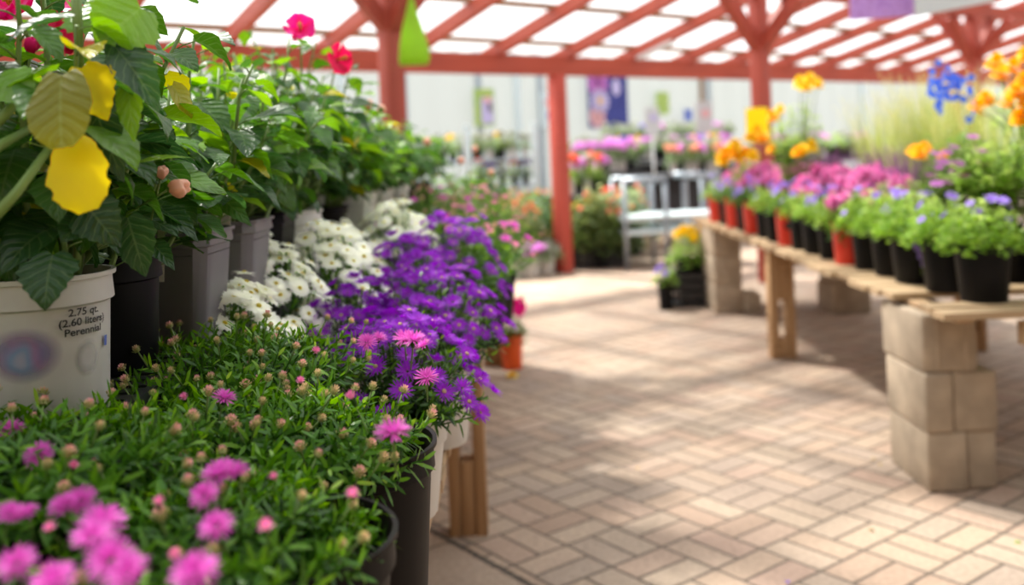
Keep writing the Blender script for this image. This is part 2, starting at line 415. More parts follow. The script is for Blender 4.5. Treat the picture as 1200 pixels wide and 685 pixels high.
def bevbox(name, c, sz, mat, parent=None, rot=(0,0,0), bev=.01, seg=2):
    bm = bmesh.new(); bmesh.ops.create_cube(bm, size=1)
    for v in bm.verts: v.co = Vector((v.co.x*sz[0], v.co.y*sz[1], v.co.z*sz[2]))
    if bev: bmesh.ops.bevel(bm, geom=list(bm.edges), offset=bev, segments=seg, affect='EDGES', profile=.5)
    me = bpy.data.meshes.new(name); bm.to_mesh(me); bm.free(); me.materials.append(M[mat])
    me.polygons.foreach_set('use_smooth', [True]*len(me.polygons)); me.set_sharp_from_angle(angle=math.radians(50))
    o = obj(name, me, parent, c); o.rotation_euler = rot; return o

# ------------------------------------------------------------------ pots
def pot_mesh(r, h, mat, taper=.80, collar=.035, n=36, rim=.004, sq=0.0, key=None):
    mb = MB(); rb = r*taper; rc = rb + (r-rb)*(1-collar/h)
    prof = [(0, 0), (rb*.96, 0), (rb, .004), (rc-.003, h-collar-.003), (rc+.002, h-collar), (r-.002, h-rim*1.6), (r+rim*.6, h-rim*1.3), (r+rim*.7, h), (r-rim*.6, h), (r-.004, h-.006), (rb*1.0, .012), (0, .012)]
    mb.lathe(prof, n, sq)
    return mb.mesh('pot', mat, True, 35)
POTM = {}
def add_pot(root, r, h, mat, sq=0.0, taper=.80, collar=.035, name='pot', soil=True):
    k = (r, h, mat, sq, taper, collar)
    if k not in POTM:
        s = MB(); rr = (r*taper + (r-r*taper)*.86)*.97
        rings = s.lathe([(rr, h*.86-.012), (rr*.75, h*.86-.003), (rr*.4, h*.86), (.001, h*.86)], 20, sq)
        POTM[k] = (pot_mesh(r, h, mat, taper, collar, sq=sq, n=32 if not sq else 48), s.mesh('soil', 'soil'))
    p = obj(name, POTM[k][0], root)
    if soil: obj('soil', POTM[k][1], root)
    return p

# ------------------------------------------------------------------ flowers
def daisy_mesh(R, layers, pw, mat, seed, rc=.15, lift=.0):
    rng = random.Random(seed); mb = MB(); Z = Vector((0,0,1))
    for n, ln, tilt in layers:
        off = rng.random()*6
        for i in range(n):
            a = off + 2*PI*i/n + rng.uniform(-.08, .08)
            tl = tilt + rng.uniform(-.10, .10)
            rad = Vector((math.cos(a), math.sin(a), 0)); d = (rad*math.cos(tl) + Z*math.sin(tl)).normalized()
            nn = (Z*math.cos(tl) - rad*math.sin(tl))
            mb.blade(rad*R*rc*.6 + Z*(lift*tl), d, nn, R*ln*(1-rc*.5)*rng.uniform(.88, 1.05), pw*rng.uniform(.85, 1.15), rng.uniform(-.05, .22), .0, 1.0, .62)
    return mb.mesh('flower', mat, False)
def centre_mesh(r, h, mat, z=0.0):
    mb = MB(); mb.dome(Vector((0,0,z)), r, h, 10, 3); return mb.mesh('flower_centre', mat)
def bud_mesh(R, seed, pinkness=1.0):
    rng = random.Random(seed); mb = MB(); Z = Vector((0,0,1))
    mb.dome(Vector((0,0,0)), R*.75, R*1.2, 8, 3, .15)
    for k, (n, z, t) in enumerate(((8, .1, 1.1), (8, .5, 1.25), (7, .9, 1.4))):
        for i in range(n):
            a = 2*PI*i/n + k; rad = Vector((math.cos(a), math.sin(a), 0))
            d = (rad*math.cos(t) + Z*math.sin(t)).normalized()
            mb.blade(rad*R*(.8-.22*k) + Z*R*z, d, rad, R*.9, R*.55, -.2, .25*k, pinkness*(.35+.32*k))
    return mb.mesh('bud', 'bud', True)
PINKF = [daisy_mesh(.021, [(20, 1.0, .08), (18, .94, .36), (14, .82, .68), (9, .6, 1.0)], .0027, 'pink', s) for s in range(3)]
PINKS = [daisy_mesh(.017, [(18, 1.0, .35), (16, .9, .7), (12, .7, 1.0)], .0026, 'pink2', s+10) for s in range(2)]
PURF = [daisy_mesh(.0255, [(19, 1.0, .02+.14*s), (17, .92, .28+.14*s), (12, .74, .60+.1*s)], .0032, 'purple', s+20) for s in range(3)]
WHF = [daisy_mesh(.025, [(20, 1.0, .0), (18, .93, .14)], .0062, 'white', s+30) for s in range(3)]
CY = centre_mesh(.0050, .0035, 'cyellow', .0015); CC = centre_mesh(.0048, .0025, 'ccream', .003); CP = centre_mesh(.004, .003, 'cpink', .006)
BUDP = [bud_mesh(.0062, s) for s in range(3)]; BUDC = [bud_mesh(.0058, s+5, .45) for s in range(2)]

def orient(o, nrm, spin):
    z = Vector(nrm).normalized()
    o.rotation_euler = (Matrix.Rotation(0, 3, 'Z') @ z.to_track_quat('Z', 'Y').to_matrix() @ Matrix.Rotation(spin, 3, 'Z')).to_euler()

# ------------------------------------------------------------------ aster / mum plants
def canopy(seed, R, H, nst, z0, leafL=.026, leafW=.0058, mat='aster_leaf', nl=24, flat=.35, bright=.0, r0=.03, lean=(0, 0)):
    """upright leafy stems ending on a low dome; returns mesh and stem tips"""
    rng = random.Random(seed); mb = MB(); ends = []
    for i in range(nst):
        rho = math.sqrt((i+.5)/nst); ph = i*2.39996 + rng.uniform(-.2, .2)
        e = Vector((R*rho*math.cos(ph)+lean[0], R*rho*math.sin(ph)+lean[1], z0 + H*(1-flat*rho*rho) + rng.gauss(0, .012)))
        b = Vector((r0*rho*math.cos(ph)*1.6, r0*rho*math.sin(ph)*1.6, z0*.96))
        side = Vector((e.x-b.x, e.y-b.y, 0)); pts = []
        for k in range(5):
            t = k/4
            pts.append(Vector((b.x + side.x*t**.9, b.y + side.y*t**.9, b.z + (e.z-b.z)*(t**.85 if rho < .7 else t**.7))))
        mb.tube(pts, .0018, .0011, 3, .3)
        for k in range(nl):
            t = .28 + .72*(k+rng.random()*.6)/nl; t = min(t, .995); q = t*4; i0 = min(3, int(q)); fr = q-i0
            p = pts[i0].lerp(pts[i0+1], fr); td = (pts[i0+1]-pts[i0]).normalized()
            a = k*2.4 + ph; o1 = td.orthogonal().normalized(); o2 = td.cross(o1)
            rad = o1*math.cos(a) + o2*math.sin(a)
            up = .35 + .75*max(0, t-.6)/.4
            d = (rad + td*up*1.1).normalized(); s = (1.0 if t < .8 else 1.0 - (t-.8)*1.8)*rng.uniform(.75, 1.2)
            mb.blade(p, d, (td - rad*.4).normalized(), leafL*s, leafW*(.7+.5*s*.6), rng.uniform(.05, .4), min(1, max(0, bright + .02 + .95*(t-.28)**1.3 + rng.gauss(0, .16))))  # leaf colour darkens down the stem, standing in for shade in the gaps
        ends.append((e, (pts[4]-pts[3]).normalized()))
    return mb.mesh('foliage', mat, False), ends

def floral(root, ends, rng, flw, nf, centre=None, buds=None, nb=0, up=.5, raise_=.012, sc=(.85, 1.15), order=None, stem=True):
    idx = list(range(len(ends))); rng.shuffle(idx)
    for k, i in enumerate(idx[:nf+nb]):
        e, d = ends[i]; n = (d + Vector((0,0,up)) + Vector((rng.gauss(0,.15), rng.gauss(0,.15), 0))).normalized()
        isf = k < nf
        hgt = raise_*rng.uniform(.6, 1.8) if isf else raise_*rng.uniform(.2, 1.3)
        p = e + n*hgt
        o = obj('flower' if isf else 'bud', rng.choice(flw if isf else buds), root, p)
        orient(o, n, rng.random()*6.28); s = rng.uniform(*sc); o.scale = (s, s, s*rng.uniform(.85, 1.25))
        if isf and centre:
            obj('flower_centre', centre, o)
        if stem: obj('flower_stem', STEMM, o)

# foliage of the pink asters in front
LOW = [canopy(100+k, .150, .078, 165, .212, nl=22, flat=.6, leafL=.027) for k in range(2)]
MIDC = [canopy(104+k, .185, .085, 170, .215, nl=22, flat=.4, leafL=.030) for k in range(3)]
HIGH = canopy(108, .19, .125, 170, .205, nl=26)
mb_ = MB(); mb_.tube([(0,0,-.035), (0,0,0)], .0012, .0014, 4); STEMM = mb_.mesh('flower_stem', 'stem')
mb_ = MB(); mb_.dome(Vector((0,0,0)), .0062, -.009, 8, 3, .1); CUPM = mb_.mesh('flower_cup', 'aster_leaf')
BZ = .62   # left bench top
near = []
for x, y, can, off, nb, lb in [
    (-.237, .58, LOW[0], (-.05, -.02), 8, 'pink aster lowest in view at the bench corner, petals out of focus'),
    (-.227, .86, LOW[1], (-.045, -.03), 24, 'pink aster in black pot with rim showing beside the aisle, second along'),
    (-.213, 1.13, LOW[0], (-.04, -.035), 34, 'pink aster in tall black pot next to the aisle, one large open bloom on top'),
    (-.50, .62, MIDC[0], (0, 0), 12, 'pink aster with clustered bright blooms under the hibiscus pot'),
    (-.49, .90, MIDC[1], (0, .02), 32, 'pink aster mostly in bud in front of the white hibiscus pot'),
    (-.40, 1.35, HIGH, (0, 0), 50, 'leafy pink aster with few open blooms beside the grey pots'),
    (-.76, .74, MIDC[2], (0, 0), 12, 'pink aster tucked under the edge of the raised shelf'),
    (-.345, 1.10, MIDC[2], (-.03, .02), 34, 'pink aster filling the middle between the aisle pots and the shelf')]:
    root = empty('potted_aster', (x, y, BZ), lb, 'potted plant', 'pink asters in black pots along the bench front')
    small = x == -.345
    add_pot(root, .108 if not small else .06, .245, 'brown_pot', taper=.82, collar=.03)
    f = obj('foliage', can[0], root, (off[0], off[1], .03 if x == -.49 else 0)); rng = random.Random(int(y*100)); f.rotation_euler = (0, 0, rng.random()*6); rotm = Matrix.Rotation(f.rotation_euler.z, 3, 'Z')
    idx = list(range(len(can[1]))); rng.shuffle(idx)
    for i in idx[:nb]:
        e, d = can[1][i]; e = rotm @ e + Vector((off[0], off[1], .03 if x == -.49 else 0)); n = (rotm @ d + Vector((rng.gauss(0,.15), rng.gauss(0,.15), .6))).normalized()
        o = obj('bud', rng.choice(BUDP + BUDC), root, e + n*rng.uniform(.008, .024)); orient(o, n, rng.random()*6); k = rng.uniform(.7, 1.0); o.scale = (k, k, k); obj('flower_stem', STEMM, o)
    near.append(root)
rng = random.Random(42)
# blooms where they stand: (pixel, distance, size, how open)
for px, py, d, sc, half in [(120,612,.84,1.1,0),(130,657,.80,1.15,0),(228,672,.78,1.1,0),(62,682,.76,1.0,0),(20,660,.80,.9,0),(94,586,.88,.85,0),(74,592,.89,.75,0),(108,630,.82,1.0,0),(150,672,.78,1.0,0),
    (263,466,1.22,.85,0),(46,533,1.0,.85,0),(12,503,1.1,.85,0),(86,547,1.0,.5,1),(255,556,.93,.95,0),(276,554,.94,.8,0),(240,580,.90,.8,0),(262,548,.95,.7,0),(254,616,.84,.85,0),(312,619,.84,.6,1),(12,602,.88,.75,0),(32,600,.88,.6,0),
    (413,581,.90,.55,1),(460,506,1.06,1.12,0),(413,467,1.15,.75,1),(500,442,1.26,.9,0),(485,398,1.36,1.05,0),(497,405,1.37,.8,0),(474,396,1.40,.9,0),(430,401,1.38,.8,0),(444,396,1.42,.7,0),(370,412,1.36,.55,1),(428,398,1.4,.6,0),
    (105,491,1.15,.55,1),(216,466,1.22,.5,1),(352,447,1.25,.5,1),(186,590,.88,.5,1),(205,650,.80,.4,1),(320,560,.92,.4,1),(60,620,.86,.5,1)]:
    z_ = .945 if py > 440 else (.955 if py > 415 else .985)
    if px > 440 and 380 < py < 450: z_ = .93
    p = G(px, py, z_); sc *= p.y/d; root = min(near, key=lambda r_: (Vector(r_.location)-p).xy.length)
    o = obj('flower', rng.choice(PINKF if not half else PINKS), root, p - Vector(root.location)); orient(o, (rng.gauss(0,.2), rng.gauss(-.45,.22), 1), rng.random()*6)
    o.scale = (sc*(.8 if half else 1), sc*(.8 if half else 1), sc*(1.7 if half else 1.25)); obj('flower_stem', STEMM, o); obj('flower_cup', CUPM, o)

def mound(name, loc, seed, R, H, flw, centre, nf, label, group, potmat, pr, ph, rz=0, mat='aster_leaf', up=.7, fsc=(.9, 1.12), extra=None, lean=(0,0), nst=None):
    root = empty(name, loc, label, 'potted plant', group, rz); rng = random.Random(seed)
    add_pot(root, pr, ph, potmat, taper=.72 if potmat == 'white_pot' else .8, collar=.045)
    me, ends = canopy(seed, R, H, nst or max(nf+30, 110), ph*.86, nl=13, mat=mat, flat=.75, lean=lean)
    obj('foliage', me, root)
    # blooms spread over the mound
    idx = list(range(len(ends))); rng.shuffle(idx)
    for i in idx[:nf]:
        e, d = ends[i]; rad = Vector((e.x-lean[0], e.y-lean[1], 0))/R
        n = (rad*.9 + Vector((0,0,up)) + Vector((rng.gauss(0,.16), rng.gauss(0,.16), 0))).normalized()
        o = obj('flower', rng.choice(flw), root, e + n*rng.uniform(.008, .024)); orient(o, n, rng.random()*6.28)
        s = rng.uniform(*fsc)*(1.05 if flw is WHF else 1); o.scale = (s, s, s)
        if centre and rng.random() < (.5 if flw is PURF else .9): obj('flower_centre', centre, o)
    return root
g = 'purple asters in white pots on the bench'
for x, y, sd, R_, H_, n_, lb in [(-.205, 1.56, 201, .155, .165, 100, 'purple aster spilling over its white pot above the bench leg'),
    (-.32, 1.87, 202, .12, .175, 80, 'purple aster squeezed between the white daisies and the spilling purple one'),
    (-.175, 1.94, 203, .155, .205, 100, 'purple aster mound directly behind the one that spills over the bench leg'),
    (-.27, 2.26, 204, .145, .235, 95, 'purple aster mound touching the shaded white daisies'),
    (-.185, 2.58, 205, .155, .265, 100, 'purple aster mound deepest in the purple row, near small pink blooms')]:
    mound('potted_aster', (x, y, BZ), sd, R_, H_, PURF, CC, n_, lb, g, 'white_pot', .085, .165, fsc=(.7, .9), rz=sd)
g = 'white daisy mums between the purple asters and grey pots'
for x, y, sd, R_, H_, n_, lb in [(-.505, 1.62, 211, .14, .225, 100, 'small white daisy mum lowest on the bench, beside the two grey pots'),
    (-.51, 1.91, 212, .155, .265, 100, 'white daisy mum against the second grey pot, with open yellow centres'),
    (-.425, 2.16, 213, .155, .275, 100, 'white daisy mum forming the broad bright dome'),
    (-.47, 2.55, 214, .145, .245, 90, 'white daisy mum in shade below the black pot'),
    (-.36, 2.87, 215, .155, .285, 100, 'white daisy mum farthest along, peeking over the purple asters')]:
    mound('potted_chrysanthemum', (x, y, BZ), sd, R_, H_, WHF, CY, n_, lb, g, 'white_pot', .085, .165, fsc=(.82, 1.05), rz=sd)

# small pink asters at the far end of the bench
def small_pink(loc, seed, label, nf, nb, H=.2, R=.2):
    root = empty('potted_aster', loc, label, 'potted plant', 'small pink asters at the far end of the bench'); rng = random.Random(seed)
    add_pot(root, .1, .17, 'black_pot')
    me, ends = canopy(seed, R, H, 110, .15, leafL=.022, leafW=.006, nl=16, bright=.12, flat=.6)
    obj('foliage', me, root); floral(root, ends, rng, PINKF+PINKS, nf, None, BUDP+BUDC+BUDP+PINKS, nb, raise_=.02, sc=(.8, 1.15)); return root
small_pink((-.36, 3.26, BZ), 301, 'small pink aster behind the farthest white mum', 18, 16, .26)
small_pink((-.13, 2.92, BZ), 302, 'small pink aster in front of its neighbours, right behind the purple row', 13, 32, .22)
small_pink((-.10, 3.35, BZ), 303, 'loose small pink aster at the aisle edge of the far bench end', 6, 40, .26)
small_pink((-.34, 3.75, BZ), 304, 'pink flecked green aster with darker blooms near the white tags', 16, 24, .30)
small_pink((-.14, 3.85, BZ), 305, 'pale green aster dotted with tiny pink buds at the bench edge', 5, 40, .28)
small_pink((-.20, 4.32, BZ), 306, 'low pink budded aster near the end post of the bench', 7, 32, .28)
small_pink((-.40, 4.35, BZ), 307, 'last of the pink asters along the raised shelf', 11, 32, .28)

# ------------------------------------------------------------------ left bench (trestles, top, raised shelf)
bench = empty('plant_bench', (-.60, 3.0, 0), 'long weathered wood bench crowded with asters and mums', 'bench')
bench_e = Vector((-.60, 3.0, 0))
def bx(name, parent, pe, c, sz, mat, bev=.004, rot=(0,0,0)):
    return bevbox(name, (c[0]-pe[0], c[1]-pe[1], c[2]-pe[2]), sz, mat, parent, rot, bev)
def edge_x(y): return -.165 + .0223*(y-1)
top = MB()
y = .25; rng = random.Random(5)
while y < 5.5:
    w = .09; xe = edge_x(y) + rng.uniform(-.008, .006); xl = -1.28
    top.box(((xe+xl)/2 - bench_e.x, y + w/2 - bench_e.y, .605), (xe-xl, w, .022), 0); y += w + .008
obj('bench_top', top.mesh('bench_top', 'pine_x', False), bench)
for y, xr, xs in ((.75, -.16, 0), (3.05, -.122, 1), (5.45, -.085, 1)):
    if y < 1: xr = -.30
    for dx in (0, -.082):
        bx('leg', bench, bench_e, (xr-.02+dx, y, .297), (.038, .089, .594), 'pine_z')
    bx('leg_spacer', bench, bench_e, (xr-.061, y, .117), (.040, .085, .234), 'pine_z')
    for dx in (0, -.082):
        bx('leg', bench, bench_e, (-1.15+dx, y, .297), (.038, .089, .594), 'pine_z')
    bx('crossbeam', bench, bench_e, (-.68, y, .549), (.92, .040, .085), 'pine_x')
bx('end_board', bench, bench_e, (G(580, 438).x+.00, 5.52, .34), (.095, .03, .68), 'pine_z')

shelf = empty('raised_shelf', (-.9, 3.2, .62), 'black mesh shelf raised on blocks at the back of the bench', 'shelf')
SZ = .925
sh = MB(); se = (-.9, 3.2, .62)
def sx(y): return -.462 + .012*(y-1.1)
y = .95
while y < 5.3:
    sh.box(((sx(y)-1.3)/2+.9, y-3.2, SZ-.62-.008), (1.3+sx(y), .022, .012)); y += .035
for x0 in (-.47, -.52, -.60, -.68, -.76, -.84, -.92, -1.0, -1.08, -1.16, -1.25):
    sh.box((x0+.9, 0, SZ-.62-.014), (.014, 4.4, .016))
obj('mesh_deck', sh.mesh('mesh_deck', 'tray', False), shelf)
for x0 in (-.53, -1.22):
    for y0 in (1.25, 3.1, 5.0):
        bx('shelf_foot', shelf, se, (x0, y0, .763), (.08, .19, .276), 'block', .006)
fr = MB(); fr.box((-.465+.9, 0, SZ-.62-.012), (.012, 4.4, .024)); obj('front_rail', fr.mesh('front_rail', 'tray', False), shelf)

# ------------------------------------------------------------------ hibiscus
def hib_plant(seed, R, H, z0, nst, per, leaf=(.05, .085), lean=(0,0), low=0.25, bright=0.0, yellow=.04):
    rng = random.Random(seed); lf = MB(); st = MB(); tips = []
    for i in range(nst):
        rho = math.sqrt((i+.5)/nst); ph = i*2.39996+seed
        e = Vector((R*rho*math.cos(ph)+lean[0], R*rho*math.sin(ph)+lean[1], z0 + H*(1-.35*rho**2)*rng.uniform(.75, 1.05)))
        b = Vector((.03*math.cos(ph), .03*math.sin(ph), z0*.95)); pts = []
        for k in range(7):
            t = k/6; pts.append(Vector((b.x+(e.x-b.x)*t**.8, b.y+(e.y-b.y)*t**.8, b.z+(e.z-b.z)*t)) + Vector((rng.gauss(0,.006), rng.gauss(0,.006), 0)))
        st.tube(pts, .0052, .0022, 6)
        for k in range(per):
            t = low*.4 + (1-low*.4)*(k+rng.random()*.7)/per; t = min(.99, t); q = t*6; i0 = min(5, int(q)); p = pts[i0].lerp(pts[i0+1], q-i0)
            a = k*2.4 + ph + rng.gauss(0, .3); rad = Vector((math.cos(a), math.sin(a), 0))
            outw = Vector((p.x-lean[0]*.5, p.y-lean[1]*.5, 0)); 
            if outw.length > .01: rad = (rad + outw.normalized()*.8).normalized()
            pl = rng.uniform(.02, .05)*(1.1-t*.4); pd = (rad + Vector((0,0,.45))).normalized()
            pe = p + pd*pl; st.tube([p, p+pd*pl*.5+Vector((0,0,.002)), pe], .0014, .001, 4)
            Ln = rng.uniform(*leaf)*(1.05 if t < .7 else .9 - (t-.7)*.9)
            droop = rng.uniform(-.75, .15) + (t-.5)*.5
            d = (rad + Vector((0,0,droop)) + Vector((rng.gauss(0,.2), rng.gauss(0,.2), 0))).normalized()
            n = (Vector((0,0,1)) + rad*.5*(-droop) + Vector((rng.gauss(0,.25), rng.gauss(0,.25), 0))).normalized()
            if pe.z + d.z*Ln < z0 + (.035 if seed == 11 else .06) or (pe.z < z0+.11 and rho > .5 and rng.random() < .5): continue
            rv = min(.92, max(0, bright + .30 + .42*t + rng.gauss(0, .20)))  # upper leaves coloured towards lime, so a back-lit look is in the colour
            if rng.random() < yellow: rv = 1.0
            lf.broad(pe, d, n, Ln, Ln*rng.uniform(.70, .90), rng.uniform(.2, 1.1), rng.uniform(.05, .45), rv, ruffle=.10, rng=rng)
        tips.append((e, (pts[-1]-pts[-2]).normalized()))
    return lf.mesh('foliage', 'hib_leaf', True), st.mesh('stems', 'stem', True), tips

def hib_flower(R, mat, seed, closed=0.0):
    rng = random.Random(seed); mb = MB(); Z = Vector((0,0,1))
    for i in range(5):
        a = 2*PI*i/5 + seed; rad = Vector((math.cos(a), math.sin(a), 0)); tl = .45 + closed
        d = (rad*math.cos(tl)+Z*math.sin(tl)).normalized(); n = (Z*math.cos(tl)-rad*math.sin(tl))
        n = (n + rad.cross(Z)*.25).normalized()
        mb.broad(rad*R*.06, d, n, R*1.05, R*1.25, .45, .15, .5, nv=7, ser=0, cord=0, ruffle=.16, rng=rng, shape='petal')
    return mb.mesh('flower', mat, True)
HPINK = hib_flower(.043, 'hotpink', 1, .25); HRED = hib_flower(.040, 'redpink', 2, .05)
def hib_column():
    mb = MB(); mb.tube([(0,0,0), (0,0,.02), (0,.003,.036)], .003, .002, 6); 
    for i in range(14):
        a = i*2.4; mb.tube([(0,0,.014+i*.0015), (.006*math.cos(a), .006*math.sin(a), .017+i*.0016)], .0006, .0012, 3)
    return mb.mesh('stamen_column', 'cyellow')
HCOL = hib_column()
HBUD = []
for s_, mt in ((0, 'peach'), (1, 'hotpink')):
    mb = MB(); n = 20; rings = []
    for q, (r_, z_) in enumerate(((.004, 0), (.0075, .004), (.0098, .009), (.0105, .014), (.0095, .019), (.0070, .0225), (.0035, .022), (.001, .018))):
        rings.append([mb.add((r_*(1+.16*math.cos(5*(2*PI*j/n)+q*.5))*math.cos(2*PI*j/n), r_*(1+.16*math.cos(5*(2*PI*j/n)+q*.5))*math.sin(2*PI*j/n), z_+.0012*math.sin(7*j)), q/7) for j in range(n)])
    for q in range(7):
        for j in range(n): mb.f.append((rings[q][j], rings[q][(j+1)%n], rings[q+1][(j+1)%n], rings[q+1][j]))
    HBUD.append(mb.mesh('flower_bud', mt))
mb = MB()
for i in range(6):
    a = i*PI/3; rad = Vector((math.cos(a), math.sin(a), 0)); mb.blade(rad*.002, (rad*.5+Vector((0,0,1))).normalized(), -rad, .018, .009, -.3, .5)
mb.dome(Vector((0,0,0)), .006, .010, 8, 3); CALYX = mb.mesh('calyx', 'mid_leaf')

HIBG = 'hibiscus shrubs on the raised shelf'
def hib_root(loc, label, v, potmat, pr=.084, ph=.168, sq=0.0, rz=0, sc=1.0, taper=.78, collar=.035):
    root = empty('potted_hibiscus', loc, label, 'potted plant', HIBG, rz)
    add_pot(root, pr, ph, potmat, sq, taper, collar)
    me, st, tips = v
    f = obj('foliage', me, root); s = obj('stems', st, root)
    return root, tips
def hib_bloom(root, wp, nrm, me, col=True):
    p = root.matrix_basis.inverted() @ Vector(wp)
    o = obj('flower', me, root, p); orient(o, root.matrix_basis.to_3x3().inverted() @ Vector(nrm), 0)
    if col: obj('stamen_column', HCOL, o)
    return o
def hib_budat(root, wp, nrm, k):
    p = root.matrix_basis.inverted() @ Vector(wp)
    o = obj('flower_bud', HBUD[k], root, p); orient(o, root.matrix_basis.to_3x3().inverted() @ Vector(nrm), 0)
    c = obj('calyx', CALYX, o); return o

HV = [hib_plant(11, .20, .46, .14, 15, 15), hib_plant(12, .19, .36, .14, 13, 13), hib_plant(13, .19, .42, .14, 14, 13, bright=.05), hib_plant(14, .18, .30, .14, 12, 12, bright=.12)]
def fixm(r): bpy.context.view_layer.update()
# row along the aisle side of the shelf
hrow = [
 ((-.558, 1.12, SZ), 0, 'white_pot', 'round', 'hibiscus in a round white nursery pot printed with its volume', .9, 1.0),
 ((-.575, 1.325, SZ), 1, 'black_pot', 'round', 'hibiscus in a black pot right behind the printed white pot', 2.1, .8),
 ((-.555, 1.545, SZ), 2, 'grey_pot', 'square', 'hibiscus in a square grey pot, closer to the peach bud', .4, .95),
 ((-.55, 1.79, SZ), 1, 'grey_pot', 'square', 'hibiscus in a square grey pot behind its grey twin', 3.3, 1.0),
 ((-.56, 2.05, SZ), 0, 'black_pot', 'square', 'tall hibiscus in a wide black pot behind the two grey pots', 4.0, .95),
 ((-.55, 2.33, SZ), 2, 'white_pot', 'round', 'hibiscus in a plain white pot with the round hot pink bloom', 1.0, 1.12),
 ((-.53, 2.62, SZ), 0, 'brown_pot', 'tilt', 'hibiscus in a tapered round black pot above the white mums', 5.0, .9),
 ((-.51, 2.95, SZ), 2, 'white_pot', 'square', 'bushy hibiscus in a white square pot past the tapered black pot', 2.5, .85),
 ((-.50, 3.28, SZ), 1, 'white_pot', 'square', 'lower hibiscus in the middle one of three white square pots', 1.5, .88),
 ((-.48, 3.62, SZ), 3, 'white_pot', 'square', 'low hibiscus in the far one of three white square pots', 3.5, 1.0),
 ((-.48, 4.0, SZ), 3, 'black_pot', 'round', 'short hibiscus beyond the white pots with small pale blooms', .5, 1.0),
 ((-.46, 4.45, SZ), 3, 'black_pot', 'round', 'shortest hibiscus near the far end of the raised shelf', 2.2, .9),
]
HR = []
for loc, v, pm, kind, lb, rz, sc in hrow:
    root = empty('potted_hibiscus', loc, lb, 'potted plant', HIBG, 0)
    if kind == 'round': p = add_pot(root, .0795, .157, pm, taper=.88, collar=.033)
    elif kind == 'tilt': p = add_pot(root, .075, .15, pm, taper=.76, collar=.02); p.rotation_euler = (0, 0, 0)
    else: p = add_pot(root, .082, .172, pm, sq=.80, taper=.80, collar=.022)
    me, st, tips = HV[v]
    f = obj('foliage', me, root); f.rotation_euler = (0, 0, rz); f.scale = (1, 1, sc)
    s = obj('stems', st, root); s.rotation_euler = (0, 0, rz); s.scale = (1, 1, sc)
    HR.append(root)
for x, y, lb, rz in ((-.30, 4.80, 'leafy hibiscus standing low on the bench near its end post', .6), (-.22, 5.20, 'last leafy shrub on the bench, right at its end post', 2.9)):
    root = empty('potted_hibiscus', (x, y, BZ+.002), lb, 'potted plant', 'shrubs at the end of the bench', 0); add_pot(root, .084, .168, 'black_pot')
    me, st, tips = HV[3]
    for n_, m_ in (('foliage', me), ('stems', st)):
        o = obj(n_, m_, root); o.rotation_euler = (0, 0, rz); o.scale = (1.15, 1.15, 1.25)
    for q in range(5):
        o = obj('flower', PINKS[q % 2], root, (.12*math.cos(q*1.3+3.5), .12*math.sin(q*1.3+3.5)-.05, .42-.05*q)); orient(o, (0, -.8, .6), q); o.scale = (1.2,)*3
# second row, behind
for i, (x, y, v, pm, lb) in enumerate([
   (-.86, 1.35, 0, 'black_pot', 'hibiscus in the back row behind the printed white pot'),
   (-.84, 1.85, 2, 'black_pot', 'hibiscus in the back row behind the grey pots'),
   (-.86, 2.45, 0, 'black_pot', 'tall hibiscus in the back row behind the plain white pot'),
   (-.82, 3.05, 2, 'black_pot', 'hibiscus in the back row beyond the tapered black pot'),
   (-.78, 3.65, 1, 'black_pot', 'hibiscus in the back row behind the white square pots'),
   (-.76, 4.3, 3, 'black_pot', 'low hibiscus at the far end of the back row'),
   (-1.12, 1.6, 0, 'black_pot', 'hibiscus deepest in the corner of the raised shelf'),
   (-1.15, 2.3, 2, 'black_pot', 'hibiscus in the third row, behind the tall back row plants')]):
    root = empty('potted_hibiscus', (x, y, SZ), lb, 'potted plant', HIBG, 0); add_pot(root, .084, .168, pm)
    me, st, tips = HV[v]
    for n_, m_ in (('foliage', me), ('stems', st)):
        o = obj(n_, m_, root); o.rotation_euler = (0, 0, i*1.7+.5)
def in_root(root, wp): return Vector(wp) - Vector(root.location)
def bloom(root, wp, nrm, me, sc=1, col=True, stemto=None):
    o = obj('flower', me, root, in_root(root, wp)); orient(o, nrm, 0); o.scale = (sc,)*3
    if col: obj('stamen_column', HCOL, o)
    if stemto is not None:
        mb = MB(); a = in_root(root, wp); b = in_root(root, stemto); mb.tube([b, (a+b)/2+Vector((.01,0,0)), a], .003, .002, 5); obj('flower_stalk', mb.mesh('flower_stalk', 'stem'), root)
    return o
def bud(root, wp, nrm, k, sc=1):
    o = obj('flower_bud', HBUD[k], root, in_root(root, wp)); orient(o, nrm, 0); o.scale = (sc,)*3
    obj('calyx', CALYX, o)
    mb = MB(); a = in_root(root, wp); mb.tube([a - Vector(nrm).normalized()*.04 - Vector((.01,-.01,.02)), a], .0015, .0015, 4); obj('flower_stalk', mb.mesh('flower_stalk', 'stem'), root)
bloom(HR[5], W(352, 36, 2.12), (.15, -.9, .45), HPINK, .80, True, W(345, 130, 2.2))
bloom(HR[5], W(395, 70, 2.2), (.8, -.6, .1), HRED, .85, True, W(370, 140, 2.25))
bloom(HR[0], W(20, 16, 1.12), (-.2, -.5, .6), HPINK, 1.1, True, W(30, 80, 1.15))
bloom(HR[0], W(66, 42, 1.2), (.6, -.5, .3), HRED, .7, False, W(50, 90, 1.2))
bloom(HR[1], W(100, 6, 1.35), (0, -.8, .5), HPINK, .7, True, W(90, 60, 1.3))
bud(HR[1], W(199, 221, 1.10), (.95, -.3, .05), 0, 1.0)
bud(HR[1], W(188, 209, 1.11), (.3, -.3, .8), 0, .65)
bud(HR[0], W(36, 62, 1.1), (.3, -.3, .8), 1, .8)
